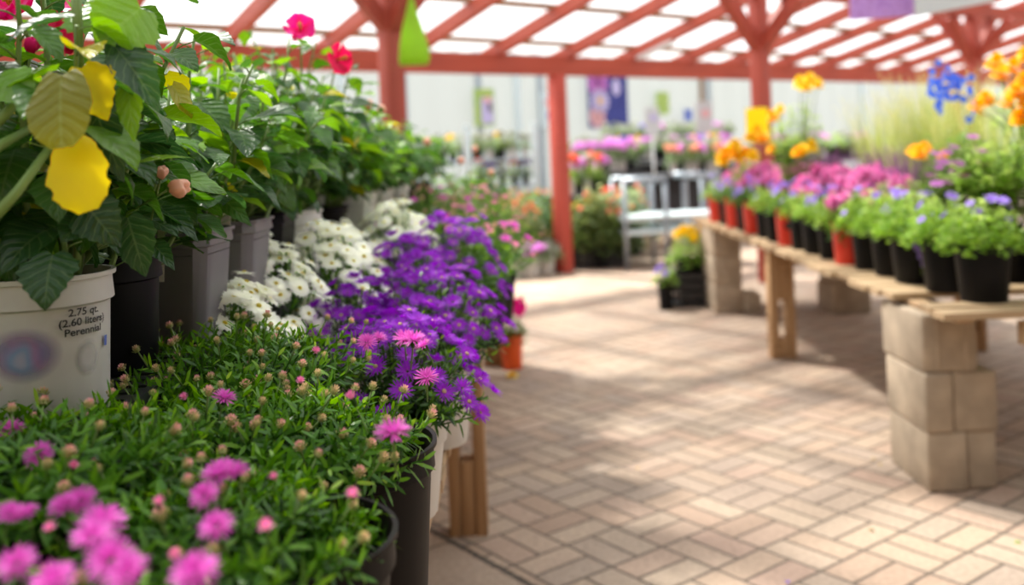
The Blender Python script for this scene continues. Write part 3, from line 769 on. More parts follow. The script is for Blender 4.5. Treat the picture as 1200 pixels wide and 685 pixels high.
for px, py, d, k in ((432, 128, 2.7, 0), (447, 134, 2.8, 0), (310, 100, 2.2, 0), (540, 192, 3.6, 0), (556, 178, 4.0, 0), (500, 170, 3.3, 0), (575, 205, 4.2, 0)):
    bud(HR[9], W(px, py, d), (.1, -.5, .8), k, 1.2)

# hero leaves (own parts: they differ in colour or hang alone)
def hero(root, px, py, d, tx, ty, td, Wd, mat, rnd=.5, bend=.5, fold=.15, nrm=None, label=None, ser=.07, cord=.1, seed=1, shape='leaf'):
    a = in_root(root, W(px, py, d)); b = in_root(root, W(tx, ty, td)); dr = b-a; Ln = dr.length*(1+bend*bend*.06)
    n = Vector(nrm) if nrm else Vector((.1, -1, .45))
    mb = MB(); mb.broad(a, dr.normalized(), n, Ln, Wd, bend, fold, rnd, nv=14, ser=ser, cord=cord, ruffle=.08, rng=random.Random(seed), shape=shape)
    o = obj('leaf', mb.mesh('leaf', mat), root)
    if label: o['label'] = label
    return a
R0 = HR[0]
hero(R0, 84, 168, .90, 98, 243, .87, .056, 'yellow_leaf', label='yellow leaf with ragged edge', bend=.3, fold=.05, ser=.10, shape='round', nrm=(.1,-1,.2))
hero(R0, 72, 88, .90, 66, 166, .86, .060, 'olive_leaf', label='olive yellow leaf', bend=.3, fold=.05, nrm=(.05,-1,.3), shape='round', ser=.04)
hero(R0, 96, 80, .96, 122, 136, .94, .055, 'yellow_leaf', label='yellow leaf half hidden', bend=.4)
hero(R0, 62, 298, .98, 46, 356, .94, .062, 'hib_leaf', .30, label='dark leaf hanging over the pot rim', bend=.5, fold=.12)
hero(R0, 130, 22, 1.0, 100, -8, 1.02, .09, 'hib_leaf', .85, bend=.3, fold=.1, nrm=(.2,-1,.5))
hero(R0, 165, 10, 1.0, 110, 52, .97, .085, 'hib_leaf', .86, label='large light green leaf', bend=.4, fold=.12, nrm=(.2,-1,.3))
hero(R0, 135, 55, .98, 190, 118, .96, .046, 'hib_leaf', .22, bend=.6, fold=.35, nrm=(-.3,-.35,1))
hero(R0, 84, 20, .93, 2, 30, .90, .038, 'hib_leaf', .15, bend=.5, fold=.3, nrm=(0,-.3,1), label='leaf with pale sheen')
hero(R0, 150, 95, .99, 154, 162, .96, .030, 'hib_leaf', .88, bend=.3, fold=.1)
hero(R0, 115, 92, .97, 132, 128, .95, .024, 'hib_leaf', .15, bend=.3, fold=.1)
hero(R0, 0, 90, .95, 38, 118, .93, .05, 'hib_leaf', .88, bend=.3, fold=.1, nrm=(0,-.8,.6))
hero(R0, 112, 128, 1.0, 140, 210, .98, .04, 'hib_leaf', .12, bend=.5, fold=.2)
hero(R0, 160, 190, 1.05, 226, 178, 1.05, .018, 'hib_leaf', .9, bend=.2, fold=.2, nrm=(-.1,-.3,1))
hero(R0, 110, 255, 1.02, 70, 270, .98, .06, 'hib_leaf', .25, bend=.6, fold=.1, nrm=(0,-.7,.7))
hero(R0, 100, 238, 1.0, 136, 285, .98, .055, 'hib_leaf', .2, bend=.4, fold=.1)
hero(R0, 150, 255, 1.05, 168, 322, 1.03, .05, 'hib_leaf', .3, bend=.5, fold=.15, nrm=(.2,-1,.4))
hero(HR[1], 190, 245, 1.18, 232, 272, 1.15, .030, 'hib_leaf', .2, bend=.5, fold=.3, nrm=(-.2,-.4,1))
hero(HR[1], 178, 285, 1.15, 203, 308, 1.12, .026, 'hib_leaf', .3, bend=.5, fold=.3, nrm=(-.2,-.4,1))
hero(HR[2], 238, 48, 1.45, 272, 38, 1.4, .045, 'hib_leaf', .45, bend=.5, fold=.3, nrm=(-.1,-.3,1))
hero(HR[2], 258, 230, 1.5, 290, 258, 1.45, .034, 'hib_leaf', .55, bend=.4, fold=.15)
hero(HR[3], 252, 217, 1.6, 282, 232, 1.55, .03, 'yellow_leaf', label='yellow leaf near the grey rim', bend=.4)
# thick green stalks at the very left
stk = MB()
for a_, b_, c_ in ((W(-40, 290, .9), W(20, 225, .92), W(62, 168, .95)), (W(-40, 205, .9), W(0, 170, .93), W(40, 148, .97)), (W(88, -20, .98), W(92, 40, .98), W(95, 90, 1.0)), (W(-20, 160, .95), W(10, 130, .96), W(42, 96, .98))):
    stk.tube([in_root(R0, a_), in_root(R0, b_), in_root(R0, c_)], .0062, .004, 8)
obj('thick_stalks', stk.mesh('thick_stalks', 'stem'), R0)

# print on the white pot
def text_on(root, body, size, r_fn, ang, z, mat='ink', name='printed_text', line=1.25, squash=1.0):
    cu = bpy.data.curves.new(name, 'FONT'); cu.body = body; cu.size = size; cu.align_x = 'CENTER'; cu.space_line = line; cu.offset = size*.022
    o = bpy.data.objects.new(name+'_tmp', cu); COL.objects.link(o); bpy.context.view_layer.update()
    dg = bpy.context.evaluated_depsgraph_get(); me = bpy.data.meshes.new_from_object(o.evaluated_get(dg)); bpy.data.objects.remove(o)
    bm = bmesh.new(); bm.from_mesh(me)
    bmesh.ops.subdivide_edges(bm, edges=[e for e in bm.edges if e.calc_length() > size*.3], cuts=2)
    bm.to_mesh(me); bm.free()
    for v in me.vertices:
        zz = z + v.co.y; r = r_fn(zz) + .0006; a = ang + v.co.x*squash/r
        v.co = Vector((r*math.cos(a), r*math.sin(a), zz))
    me.materials.clear(); me.materials.append(M[mat]); me.name = name
    return obj(name, me, root)
def potr(z): 
    r, h, tp, col = .0795, .157, .88, .033
    rb = r*tp; rc = rb+(r-rb)*(1-col/h)
    return rb + (rc-rb)*min(1, z/(h-col))
vd = math.atan2(-1.12, .558)
text_on(R0, '2.75 qt.\n(2.60 liters)\nPerennial', .0116, potr, vd+.60, .112, line=.95, squash=1.12)
# blurred colour blocks of the pot's label: lavender / blue patch, and grey print
def patch(root, a0, a1, z0, z1, mat, name, r_fn=potr, lift=.0004):
    mb = MB(); n = 8; g_ = []
    for i in range(n+1):
        a = a0+(a1-a0)*i/n; g_.append([mb.add(((r_fn(z)+lift)*math.cos(a), (r_fn(z)+lift)*math.sin(a), z), 0, (i/n*2-1, (z-z0)/(z1-z0)*2-1)) for z in [z0+(z1-z0)*q/4 for q in range(5)]])
    for i in range(n):
        for j in range(4): mb.f.append((g_[i][j], g_[i+1][j], g_[i+1][j+1], g_[i][j+1]))
    return obj(name, mb.mesh(name, mat), root)
def mat_blot(name, c_edge, stops, sc):
    m, nt, out = nmat(name); tc = N(nt, 'ShaderNodeTexCoord'); nz = N(nt, 'ShaderNodeTexNoise', i_Scale=sc, i_Detail=1.0); L(nt, tc.outputs['Object'], nz.inputs['Vector'])
    r = ramp(nt, stops); L(nt, nz.outputs['Fac'], r.inputs[0]); b = N(nt, 'ShaderNodeBsdfPrincipled', i_Roughness=.5)
    at = N(nt, 'ShaderNodeAttribute', attribute_name='luv'); vl = N(nt, 'ShaderNodeVectorMath', operation='LENGTH'); L(nt, at.outputs['Vector'], vl.inputs[0])
    mr = N(nt, 'ShaderNodeMapRange'); mr.inputs['From Min'].default_value = .35; mr.inputs['From Max'].default_value = 1.0; L(nt, vl.outputs['Value'], mr.inputs['Value'])
    L(nt, r.outputs[0], b.inputs['Base Color']); tr = N(nt, 'ShaderNodeBsdfTransparent'); mxx = N(nt, 'ShaderNodeMixShader'); L(nt, mr.outputs[0], mxx.inputs[0]); L(nt, b.outputs[0], mxx.inputs[1]); L(nt, tr.outputs[0], mxx.inputs[2]); L(nt, mxx.outputs[0], out.inputs[0]); M[name] = m
mat_blot('label_print', None, [(.3, (.20,.20,.42)), (.5, (.34,.20,.38)), (.65, (.20,.30,.48)), (.8, (.5,.42,.5))], 22)
mat_blot('grey_print', None, [(.3, (.50,.49,.48)), (.7, (.58,.57,.56))], 20)
mat_blot('pale_print', None, [(.3, (.36,.35,.36)), (.7, (.46,.45,.44))], 12)
patch(R0, vd-.85, vd+.28, .042, .106, 'label_print', 'printed_emblem')
patch(R0, vd+.42, vd+.88, .040, .085, 'grey_print', 'printed_panel')
patch(R0, vd+1.02, vd+1.10, .070, .082, 'royal', 'printed_bar')
# plant tags
def tagm(root, wp, h, w, rot=0, label=None):
    mb = MB(); mb.box((0,0,h/2), (w, .0012, h)); 
    # pointed top corner
    o = obj('plant_tag', mb.mesh('plant_tag', 'tag', False), root, in_root(root, wp)); o.rotation_euler = (.05, .06, rot)
tagm(HR[2], W(188, 330, 1.40), .09, .010, .2)
tagm(HR[3], W(246, 270, 1.62), .05, .012, .2); tagm(HR[3], W(262, 268, 1.66), .055, .026, -.2)

# ------------------------------------------------------------------ right bench
RB = empty('plant_bench', (1.9, 5.2, 0), 'slatted wood bench on concrete blocks full of potted flowers', 'bench'); RE = (1.9, 5.2, 0)
RZ = .64
def rx(y): return 1.33 + .0136*(y-3.0)
sl = MB(); y = 3.0; rng = random.Random(9)
while y < 7.45:
    w = rng.choice((.085, .09, .10)); x0 = rx(y) + rng.uniform(-.02, .018); x1 = 2.75
    if y < 3.3: x0 = 1.335
    if 3.3 < y < 3.42: y = 3.42
    sl.box(((x0+x1)/2-RE[0], y+w/2-RE[1], .63 + rng.uniform(-.003, .003)), (x1-x0, w, .022), rng.uniform(-.006, .006)); y += w + rng.uniform(.006, .014)
    if 3.2 < y < 3.3: y = 3.36
obj('slatted_top', sl.mesh('slatted_top', 'pine_x', False), RB)
for x0 in (1.42, 2.05, 2.65):
    bx('rail', RB, RE, (x0, 5.24, .610), (.055, 4.4, .018), 'pine_y', .002)
bx('end_rail', RB, RE, (2.15, 3.06, .560), (1.1, .03, .075), 'pine_x', .003)
def trestle(root, pe, x0, y0):
    bx('leg', root, pe, (x0+.022, y0, .30), (.045, .092, .60), 'pine_z'); bx('leg', root, pe, (x0+.115, y0, .30), (.045, .092, .60), 'pine_z')
    bx('leg_spacer', root, pe, (x0+.0685, y0, .46), (.046, .085, .27), 'pine_z'); bx('leg_spacer', root, pe, (x0+.0685, y0, .055), (.046, .085, .11), 'pine_z')
trestle(RB, RE, 1.395, 5.33); trestle(RB, RE, 2.45, 5.33)
bx('crossbeam', RB, RE, (2.02, 5.33, .556), (1.0, .036, .085), 'pine_x')

BG = 'concrete blocks holding up the slatted bench'
def block(c, sz, label, rot=0.0):
    o = bevbox('concrete_block', c, sz, 'block', None, (0, 0, rot), .009, 2); tag(o, label, 'block', BG); return o
yb, ya = 3.545, 3.215
block((1.425, (ya+yb)/2, .1005), (.134, yb-ya, .199), 'tan concrete block at the floor of the near column, aisle side')
block((1.547, (ya+yb)/2+.01, .1005), (.100, yb-ya-.01, .199), 'narrow tan concrete block at the floor of the near column, inner side')
block((1.402, (ya+yb)/2, .3005), (.094, yb-ya+.01, .199), 'slim tan concrete block in the middle course, aisle side')
block((1.528, (ya+yb)/2+.005, .3005), (.150, yb-ya, .199), 'wide tan concrete block in the middle course, inner side')
t_ = empty('concrete_block', (1.45, (ya+yb)/2+.02, .4), 'grooved concrete block on top of the near column', 'block', BG)
bevbox('block_body', (0, 0, .1), (.188, .36, .198), 'block', t_, (0,0,0), .012)
for xx in (-.045, .05): bevbox('groove_rib', (xx, -.181, .1), (.012, .008, .19), 'block', t_, (0,0,0), .003)
# far column
xa = 1.40
for k, (lb) in enumerate(('tan concrete block on the floor at the far column, aisle side', 'tan concrete block second up in the far column', 'tan concrete block topmost in the far column')):
    block((xa+.10, 7.1, .1+.2*k+.0005*k), (.20, .62, .199), lb, .0)
block((xa+.262, 6.86, .0705), (.115, .22, .14), 'low loose block leaning beside the far column')
for k, (xx, yy, zz, lb) in enumerate(((2.30, 6.75, .1, 'shaded block on the floor at the back of the bench'), (2.32, 6.75, .3, 'shaded block second up at the back of the bench'), (2.30, 6.78, .5, 'shaded block under the slats at the back of the bench'))):
    block((xx, yy, zz), (.26, .36, .199), lb)
for k in range(3): block((2.45, 3.45, .1+.2*k), (.26, .36, .199), ('floor', 'middle', 'top')[k] + ' course concrete block under the bench corner away from the aisle')

# ------------------------------------------------------------------ generic small plants for the right bench
def leafy(seed, R, H, z0, n, mat, ll=.02, lw=.012, trail=.25, name='foliage'):
    rng = random.Random(seed); mb = MB()
    for i in range(n):
        u = rng.random(); rho = math.sqrt(rng.random()); a = rng.random()*6.283
        zz = z0 + H*(1-rho*rho*.8)*rng.uniform(.15, 1.0) - (trail*H*rng.random() if rho > .8 else 0)
        rr = R*rho*(1.0 if zz > z0 else 1.05)
        p = Vector((rr*math.cos(a), rr*math.sin(a), zz)); rad = Vector((math.cos(a), math.sin(a), 0))
        d = (rad*.8 + Vector((rng.gauss(0,.6), rng.gauss(0,.6), rng.uniform(-.2, .9)))).normalized()
        n_ = Vector((rng.gauss(0,.4), rng.gauss(0,.4), 1)).normalized()
        mb.blade(p, d, n_, ll*rng.uniform(.7, 1.3), lw*rng.uniform(.8, 1.2), .25, min(1, max(0, .35+.5*(zz-z0)/H+rng.gauss(0,.2))), None, .7)
    return mb.mesh(name, mat, False)
def mini_flower(R, mat, n=5, w=1.1, seed=0, tilt=.15):
    rng = random.Random(seed); mb = MB(); Z = Vector((0,0,1))
    for i in range(n):
        a = 2*PI*i/n; rad = Vector((math.cos(a), math.sin(a), 0)); d = (rad + Z*tilt).normalized()
        mb.blade(rad*R*.05, d, Z, R, R*w, .1, 0, 1, .75)
    return mb.mesh('flower', mat, False)
def pompon(R, mat, seed, n=5):
    rng = random.Random(seed); mb = MB(); Z = Vector((0,0,1))
    for k in range(n):
        tl = -.1 + 1.45*k/(n-1); cnt = int(16 - 2*k)
        for i in range(cnt):
            a = 2*PI*i/cnt + k*.4 + rng.gauss(0, .08); rad = Vector((math.cos(a), math.sin(a), 0)); d = (rad*math.cos(tl)+Z*math.sin(tl)).normalized()
            mb.blade(Vector((0,0,R*.12*k)), d, (Z*math.cos(tl)-rad*math.sin(tl)), R*(1-.09*k), R*.42, .12, 0, rng.uniform(.6, 1), .85)
    return mb.mesh('flower', mat, False)
VIOL = mini_flower(.017, 'violet'); VIO2 = mini_flower(.015, 'heather'); MUM = [pompon(.024, 'magenta', s, 4) for s in range(2)]
MARI = [pompon(.036, 'orange', s, 5) for s in range(2)]; MARY = [pompon(.036, 'yellow', s+3, 5) for s in range(2)]; BLU = mini_flower(.015, 'blue'); REDF = mini_flower(.02, 'coral', 6)
ORC = mini_flower(.02, 'orchid', 6)
def scatter(root, me_list, n, R, z0, H, rng, sc=(.8, 1.2), rim=0.0, name='flower', up=.6, seedrange=None):
    for i in range(n):
        rho = math.sqrt(rng.uniform(rim, 1)); a = rng.random()*6.283
        p = Vector((R*rho*math.cos(a), R*rho*math.sin(a), z0 + H*(1-.7*rho*rho)+rng.gauss(0, .008)))
        n_ = Vector((math.cos(a)*rho*.8, math.sin(a)*rho*.8, up)) + Vector((rng.gauss(0,.2), rng.gauss(0,.2), 0))
        o = obj(name, rng.choice(me_list), root, p); orient(o, n_, rng.random()*6); s = rng.uniform(*sc); o.scale = (s,s,s)
LF = {}
def getleaf(key, *a):
    if key not in LF: LF[key] = leafy(*a)
    return LF[key]
def small_plant(name, loc, label, group, potmat, pr, ph, leafkey, leafargs, fl=None, nf=0, fR=.1, fz=0, fH=.06, seed=0, sc=(.8,1.2), rim=.0, cat='potted plant', scale=1.0, rz=None):
    rng = random.Random(seed)
    root = empty(name, loc, label, cat, group, rng.random()*6 if rz is None else rz)
    add_pot(root, pr, ph, potmat, collar=.02)
    obj('foliage', getleaf(leafkey, *leafargs), root)
    if fl: scatter(root, fl, nf, fR, fz, fH, rng, sc, rim)
    root.scale = (scale,)*3
    return root

# front row on the right bench, near to far
front = [
 (1.56, 3.20, 'black_pot', .092, .185, 'lime', 8, 'trailing violet plant in the large black pot at the bench corner'),
 (1.545, 3.44, 'black_pot', .088, .18, 'lime', 7, 'trailing violet plant in the black pot next to the bench corner pot'),
 (1.53, 3.68, 'black_pot', .088, .175, 'lime', 5, 'trailing violet plant in the black pot with flowers hanging below its rim'),
 (1.53, 3.90, 'black_pot', .082, .17, 'lime', 6, 'lime leaved plant between the hanging violet flowers and the tall red pot'),
 (1.52, 4.10, 'black_pot', .080, .17, 'lime', 5, 'bushy lime plant in a black pot just before the tall red pot'),
 (1.50, 4.30, 'red_pot', .078, .185, 'lime', 2, 'lime plant in the red pot closest to the large black corner pots'),
 (1.50, 4.52, 'black_pot', .075, .17, 'lime', 9, 'violet pansy in a black pot behind the closest red pot'),
 (1.49, 4.74, 'black_pot', .072, .17, 'lime', 6, 'violet pansy in a black pot midway between two red pots'),
 (1.49, 4.95, 'black_pot', .070, .17, 'lime', 4, 'pansy in a black pot touching the dark printed red pot'),
 (1.48, 5.16, 'red_pot', .076, .20, 'mid', 6, 'pansy in the red pot that carries a dark round print'),
 (1.48, 5.40, 'black_pot', .070, .17, 'lime', 8, 'round light green plant in a black pot above the trestle legs'),
 (1.49, 5.64, 'black_pot', .070, .17, 'lime', 3, 'light green plant in a black pot beyond the trestle legs'),
 (1.48, 5.90, 'red_pot', .076, .20, 'mid', 9, 'purple pansy in a red pot, third red one from the corner'),
 (1.49, 6.14, 'black_pot', .070, .17, 'mid', 5, 'pansy in a black pot with a round white tag'),
 (1.48, 6.40, 'red_pot', .076, .20, 'mid', 3, 'pansy in a red pot, fourth red one from the corner'),
 (1.49, 6.66, 'black_pot', .070, .17, 'mid', 5, 'pansy in a black pot near the far block column'),
 (1.48, 6.95, 'red_pot', .076, .20, 'lime', 2, 'plant in the last red pot at the far end of the bench'),
]
rng = random.Random(77)
for i, (x, y, pm, pr, ph, lk, nf, lb) in enumerate(front):
    R = .135 if i < 5 else .115
    r_ = small_plant('potted_pansy', (x, y, RZ+.002), lb, 'pots along the aisle edge of the slatted bench', pm, pr, ph, lk+('A' if i < 6 else 'B')+str(i % 2), (50+i % 2, .135 if i < 6 else .105, .17 if i < 6 else .13, .175, 1000 if i < 6 else 420, lk+'_leaf', .022, .013, .16), [VIOL], nf+2, R, .20, .16, seed=i+5, sc=(.85, 1.35), rim=.1)
    if i == 9:
        mb = MB(); mb.dome(Vector((0,0,0)), .022, .002, 14, 2); o = obj('printed_spot', mb.mesh('printed_spot', 'ink'), r_, (0,0,0))
        a = -r_.rotation_euler.z - 1.9; o.location = (.072*math.cos(a), .072*math.sin(a), .11); orient(o, (math.cos(a), math.sin(a), 0), 0)
    if i in (13,):
        mb = MB(); mb.dome(Vector((0,0,0)), .018, .002, 14, 2); o = obj('round_tag', mb.mesh('round_tag', 'sign_white'), r_)
        a = -r_.rotation_euler.z - 1.9; o.location = (.068*math.cos(a), .068*math.sin(a), .12); orient(o, (math.cos(a), math.sin(a), 0), 0)
    if i == 2:   # blooms trailing below the rim
        for q in range(4):
            a = -r_.rotation_euler.z - 1.75 + q*.12; o = obj('flower', VIOL, r_, (.105*math.cos(a), .105*math.sin(a), .15-.035*q)); orient(o, (math.cos(a), math.sin(a), .2), q); o.scale = (1.5,)*3
        mb = MB(); a = -r_.rotation_euler.z - 1.7; mb.tube([(.06*math.cos(a), .06*math.sin(a), .17), (.10*math.cos(a), .10*math.sin(a), .15), (.098*math.cos(a), .098*math.sin(a), .04)], .002, .0015, 4); obj('trailing_stem', mb.mesh('trailing_stem', 'stem'), r_)

# magenta mums behind
for i, (x, y, lb, zz) in enumerate([(1.62, 4.28, 'magenta mum dome at the end of the mum row beside the green plants', .0), (1.80, 4.75, 'magenta mum dome behind the closest red pot', .02), (1.72, 5.20, 'pink magenta mum dome above the dark printed red pot', .0),
    (1.76, 5.75, 'magenta mum dome behind the third red pot', .0), (1.70, 6.35, 'magenta mum dome above the white tagged pot', .0), (1.72, 6.95, 'mauve mum dome at the far end of the mum row', .0)]):
    root = empty('potted_chrysanthemum', (x, y, RZ+.002), lb, 'potted plant', 'magenta mums in the middle of the slatted bench')
    add_pot(root, .10, .17, 'black_pot'); obj('foliage', getleaf('mumleaf', 60, .20, .22, .14, 800, 'mid_leaf', .028, .016, .3), root)
    scatter(root, MUM, 98, .205, .21, .19, random.Random(i+200), (1.0, 1.45))

# tall back plants: pompon marigolds, heather spikes, blue spires, grasses, leafy perennials
def tall_plant(name, loc, label, group, R, H, leafm, nleaf, seed, fl=None, fpts=(), ll=.05, lw=.016, potmat='black_pot', fsc=1.0):
    rng = random.Random(seed); root = empty(name, loc, label, 'potted plant', group)
    add_pot(root, .10, .19, potmat); z0 = .16
    mb = MB(); st = MB(); n = 26
    for i in range(n):
        rho = math.sqrt((i+.5)/n); ph = i*2.4+seed; e = Vector((R*rho*math.cos(ph), R*rho*math.sin(ph), z0+H*(1-.25*rho*rho)*rng.uniform(.7, 1)))
        b = Vector((.04*math.cos(ph), .04*math.sin(ph), z0)); pts = [b.lerp(e, t) + Vector((0,0,.1*H*math.sin(t*PI))) for t in (0, .25, .5, .75, 1)]
        st.tube(pts, .003, .0015, 4)
        for k in range(nleaf//n):
            t = .2+.8*rng.random(); q = t*4; i0 = min(3, int(q)); p = pts[i0].lerp(pts[i0+1], q-i0); a = k*2.4+rng.random(); rad = Vector((math.cos(a), math.sin(a), 0))
            mb.blade(p, (rad + Vector((0,0,rng.uniform(.1, .8)))).normalized(), Vector((0,0,1))-rad*.3, ll*rng.uniform(.7, 1.2), lw, .4, min(1, max(0, .42+.5*t+rng.gauss(0,.18))), None, .6)
    obj('foliage', mb.mesh('foliage', leafm, False), root); obj('stems', st.mesh('stems', 'stem'), root)
    fs = MB()
    for p in fpts:
        q = Vector(p) - Vector(loc); o = obj('flower', rng.choice(fl), root, q); orient(o, (rng.gauss(0,.2), -.35, .9), rng.random()*6); o.scale = (fsc*rng.uniform(.85, 1.15),)*3
        fs.tube([Vector((q.x*.6, q.y*.6, min(z0+H*.6, q.z-.05))), q], .003, .002, 4)
    if fpts: obj('flower_stalks', fs.mesh('flower_stalks', 'stem'), root)
    return root
TG = 'tall plants along the back of the slatted bench'
tall_plant('potted_marigold', (1.95, 3.45, RZ), 'tall orange marigold beside the big leafy plants at the bench corner', TG, .20, .70, 'lime_leaf', 1500, 401, MARI, [W(1186, 80, 3.3), W(1200, 96, 3.25), W(1172, 88, 3.4), W(1190, 110, 3.3), W(1166, 76, 3.5), W(1202, 66, 3.3), W(1180, 122, 3.4), W(1144, 127, 3.45), W(1156, 118, 3.5), W(1204, 120, 3.3), W(1196, 140, 3.35)], fsc=1.05)
tall_plant('potted_marigold', (1.80, 4.05, RZ), 'orange marigold with two flat blooms above the violet flowers', TG, .13, .24, 'mid_leaf', 500, 402, MARI, [W(1070, 179, 3.95), W(1084, 175, 4.0), W(1077, 181, 3.9), W(1104, 184, 4.0)], fsc=1.0)
tall_plant('potted_marigold', (1.62, 5.45, RZ), 'tall yellow orange marigold next to the yellow card', TG, .18, .68, 'lime_leaf', 1500, 403, MARI+MARY, [W(938, 98, 5.2), W(950, 95, 5.2), W(944, 103, 5.1), W(958, 100, 5.3), W(913, 130, 5.5), W(906, 138, 5.6), W(942, 176, 5.2), W(934, 180, 5.2), W(950, 173, 5.3), W(905, 176, 5.5)], fsc=1.2)
tall_plant('potted_marigold', (1.66, 6.6, RZ), 'yellow marigold above the far end of the mum row', TG, .20, .30, 'lime_leaf', 900, 404, MARY+MARI, [W(846, 190, 6.4), W(858, 180, 6.5), W(866, 186, 6.5), W(874, 180, 6.5), W(852, 178, 6.6), W(882, 184, 6.4), W(848, 183, 6.4), W(888, 156, 6.6), W(862, 172, 6.5), W(880, 162, 6.5), W(894, 162, 6.5)], fsc=1.55)
tall_plant('leafy_perennial', (2.02, 3.15, RZ), 'tall broad leaved green plant at the corner behind the black pots', TG, .24, .54, 'lime_leaf', 1600, 405, ll=.085, lw=.030)
tall_plant('leafy_perennial', (1.86, 3.62, RZ), 'dense bright green plant with violet specks behind the second black pot', TG, .22, .40, 'lime_leaf', 1600, 406, [VIO2], [W(x_, y_, 3.6) for x_, y_ in ((1118, 172), (1110, 178), (1130, 205), (1140, 160), (1150, 190), (1104, 190), (1122, 192), (1098, 215), (1148, 176))], ll=.06, lw=.02, fsc=1.6)
tall_plant('leafy_perennial', (1.98, 4.05, RZ), 'green leaved plant under the blue spires', TG, .22, .42, 'mid_leaf', 1000, 407, ll=.08, lw=.022)
tall_plant('leafy_perennial', (1.62, 3.98, RZ), 'soft green plant with magenta specks beside the flat orange blooms', TG, .17, .24, 'lime_leaf', 900, 408, [VIO2], [W(x_, y_, 3.9) for x_, y_ in ((1100, 196), (1108, 188), (1092, 205), (1118, 200), (1112, 212), (1097, 180), (1125, 190))], ll=.03, lw=.012, fsc=1.6)
# blue spires
blue = tall_plant('potted_delphinium', (1.98, 4.35, RZ), 'blue flowering spires against the hazy grass', TG, .16, .45, 'mid_leaf', 400, 409)
rng = random.Random(8)
for (px, py) in ((1096, 102), (1108, 92), (1118, 96), (1102, 112), (1112, 106), (1098, 122), (1125, 90), (1090, 96), (1136, 118), (1130, 104)):
    c = W(px, py, 4.3) - blue.location
    for k in range(5): o = obj('flower', BLU, blue, c + Vector((rng.gauss(0,.024), rng.gauss(0,.02), rng.gauss(0,.032)))); orient(o, (rng.gauss(0,.5), -1, .2), k); o.scale = (1.15,)*3
def spikes(loc, seed, label, n=36, H=.34, R=.2, mat='heather', leafm='mid_leaf'):
    rng = random.Random(seed); root = empty('potted_heather', loc, label, 'potted plant', 'purple spiked plants behind the mums'); add_pot(root, .10, .19, 'black_pot')
    mb = MB(); lf = MB()
    for i in range(n):
        rho = math.sqrt((i+.5)/n); ph = i*2.4; e = Vector((R*rho*math.cos(ph), R*rho*math.sin(ph), .16+H*rng.uniform(.75, 1.1))); b = Vector((.05*math.cos(ph), .05*math.sin(ph), .16))
        lf.tube([b, b.lerp(e, .5)+Vector((0,0,.02)), e], .002, .0012, 3)
        for k in range(26):
            t = .25+.4*rng.random(); p = b.lerp(e, t); a = rng.random()*6.28; rad = Vector((math.cos(a), math.sin(a), .3)); lf.blade(p, rad.normalized(), Vector((0,0,1)), .03, .007, .2, rng.random())
        for k in range(34):
            t = .62+.38*k/34; p = b.lerp(e, t); a = k*2.4; rad = Vector((math.cos(a), math.sin(a), .35)).normalized(); mb.blade(p, rad, Vector((0,0,1)), .013*(1.3-t*.5), .008, .1, 0, rng.random())
    obj('foliage', lf.mesh('foliage', leafm, False), root); obj('flower_spikes', mb.mesh('flower_spikes', mat, False), root); return root
for i, (x, y, lb) in enumerate([(1.92, 4.55, 'purple spiked plant beside the flat orange marigold'), (1.98, 5.0, 'purple spiked plant behind the second mum dome'), (1.95, 5.5, 'purple spiked plant below the tall grass'), (1.90, 6.0, 'purple spiked plant behind the third red pot mums'), (1.98, 6.5, 'purple spiked plant farthest back behind the mums'), (1.80, 4.33, 'short purple spiked plant wedged at the end of the mum row')]):
    spikes((x, y, RZ), 500+i, lb)
def grass(loc, seed, label, H=.75, R=.30, n=420):
    rng = random.Random(seed); root = empty('potted_grass', loc, label, 'potted plant', 'feathery grasses at the back of the bench'); add_pot(root, .11, .2, 'black_pot')
    mb = MB()
    for i in range(n):
        a = rng.random()*6.283; rr = R*math.sqrt(rng.random()); e = Vector((rr*math.cos(a), rr*math.sin(a), .18+H*rng.uniform(.6, 1.05))); b = Vector((.06*math.cos(a), .06*math.sin(a), .17))
        d = (e-b); ln = d.length; d.normalize(); mb.blade(b, d, Vector((math.cos(a), math.sin(a), .2)), ln, .0042, -.0, rng.random(), None, .4)
        if rng.random() < .45:
            for k in range(5): mb.blade(e - d*.02*k, (d+Vector((rng.gauss(0,.3), rng.gauss(0,.3), 0))).normalized(), Vector((1,0,0)), .03, .005, .1, 1.0)
    obj('foliage', mb.mesh('foliage', 'grass', False), root); return root
for i, (x, y, h, lb) in enumerate([(2.30, 5.3, .70, 'feathery pale green grass beside the tall yellow marigold'), (2.25, 5.0, .66, 'feathery pale grass in the middle of the grasses'), (2.28, 4.55, .62, 'feathery grass next to the blue spires'), (2.30, 5.9, .62, 'feathery grass farthest from the blue spires'), (2.5, 4.2, .72, 'wispy grass behind the corner marigold')]):
    grass((x, y, RZ), 600+i, lb, h)

# yellow card on the bench by the post
yc = empty('price_card', W(888, 166, 6.7), 'blank yellow card standing among the yellow marigolds', 'sign')
mb = MB(); mb.box((0, 0, .12), (.155, .004, .235)); obj('card', mb.mesh('card', 'yellow_card', False), yc)
mb = MB(); mb.tube([(0, .006, .02), (0, .006, -.36)], .004, .004, 5); obj('stake', mb.mesh('stake', 'metal'), yc)

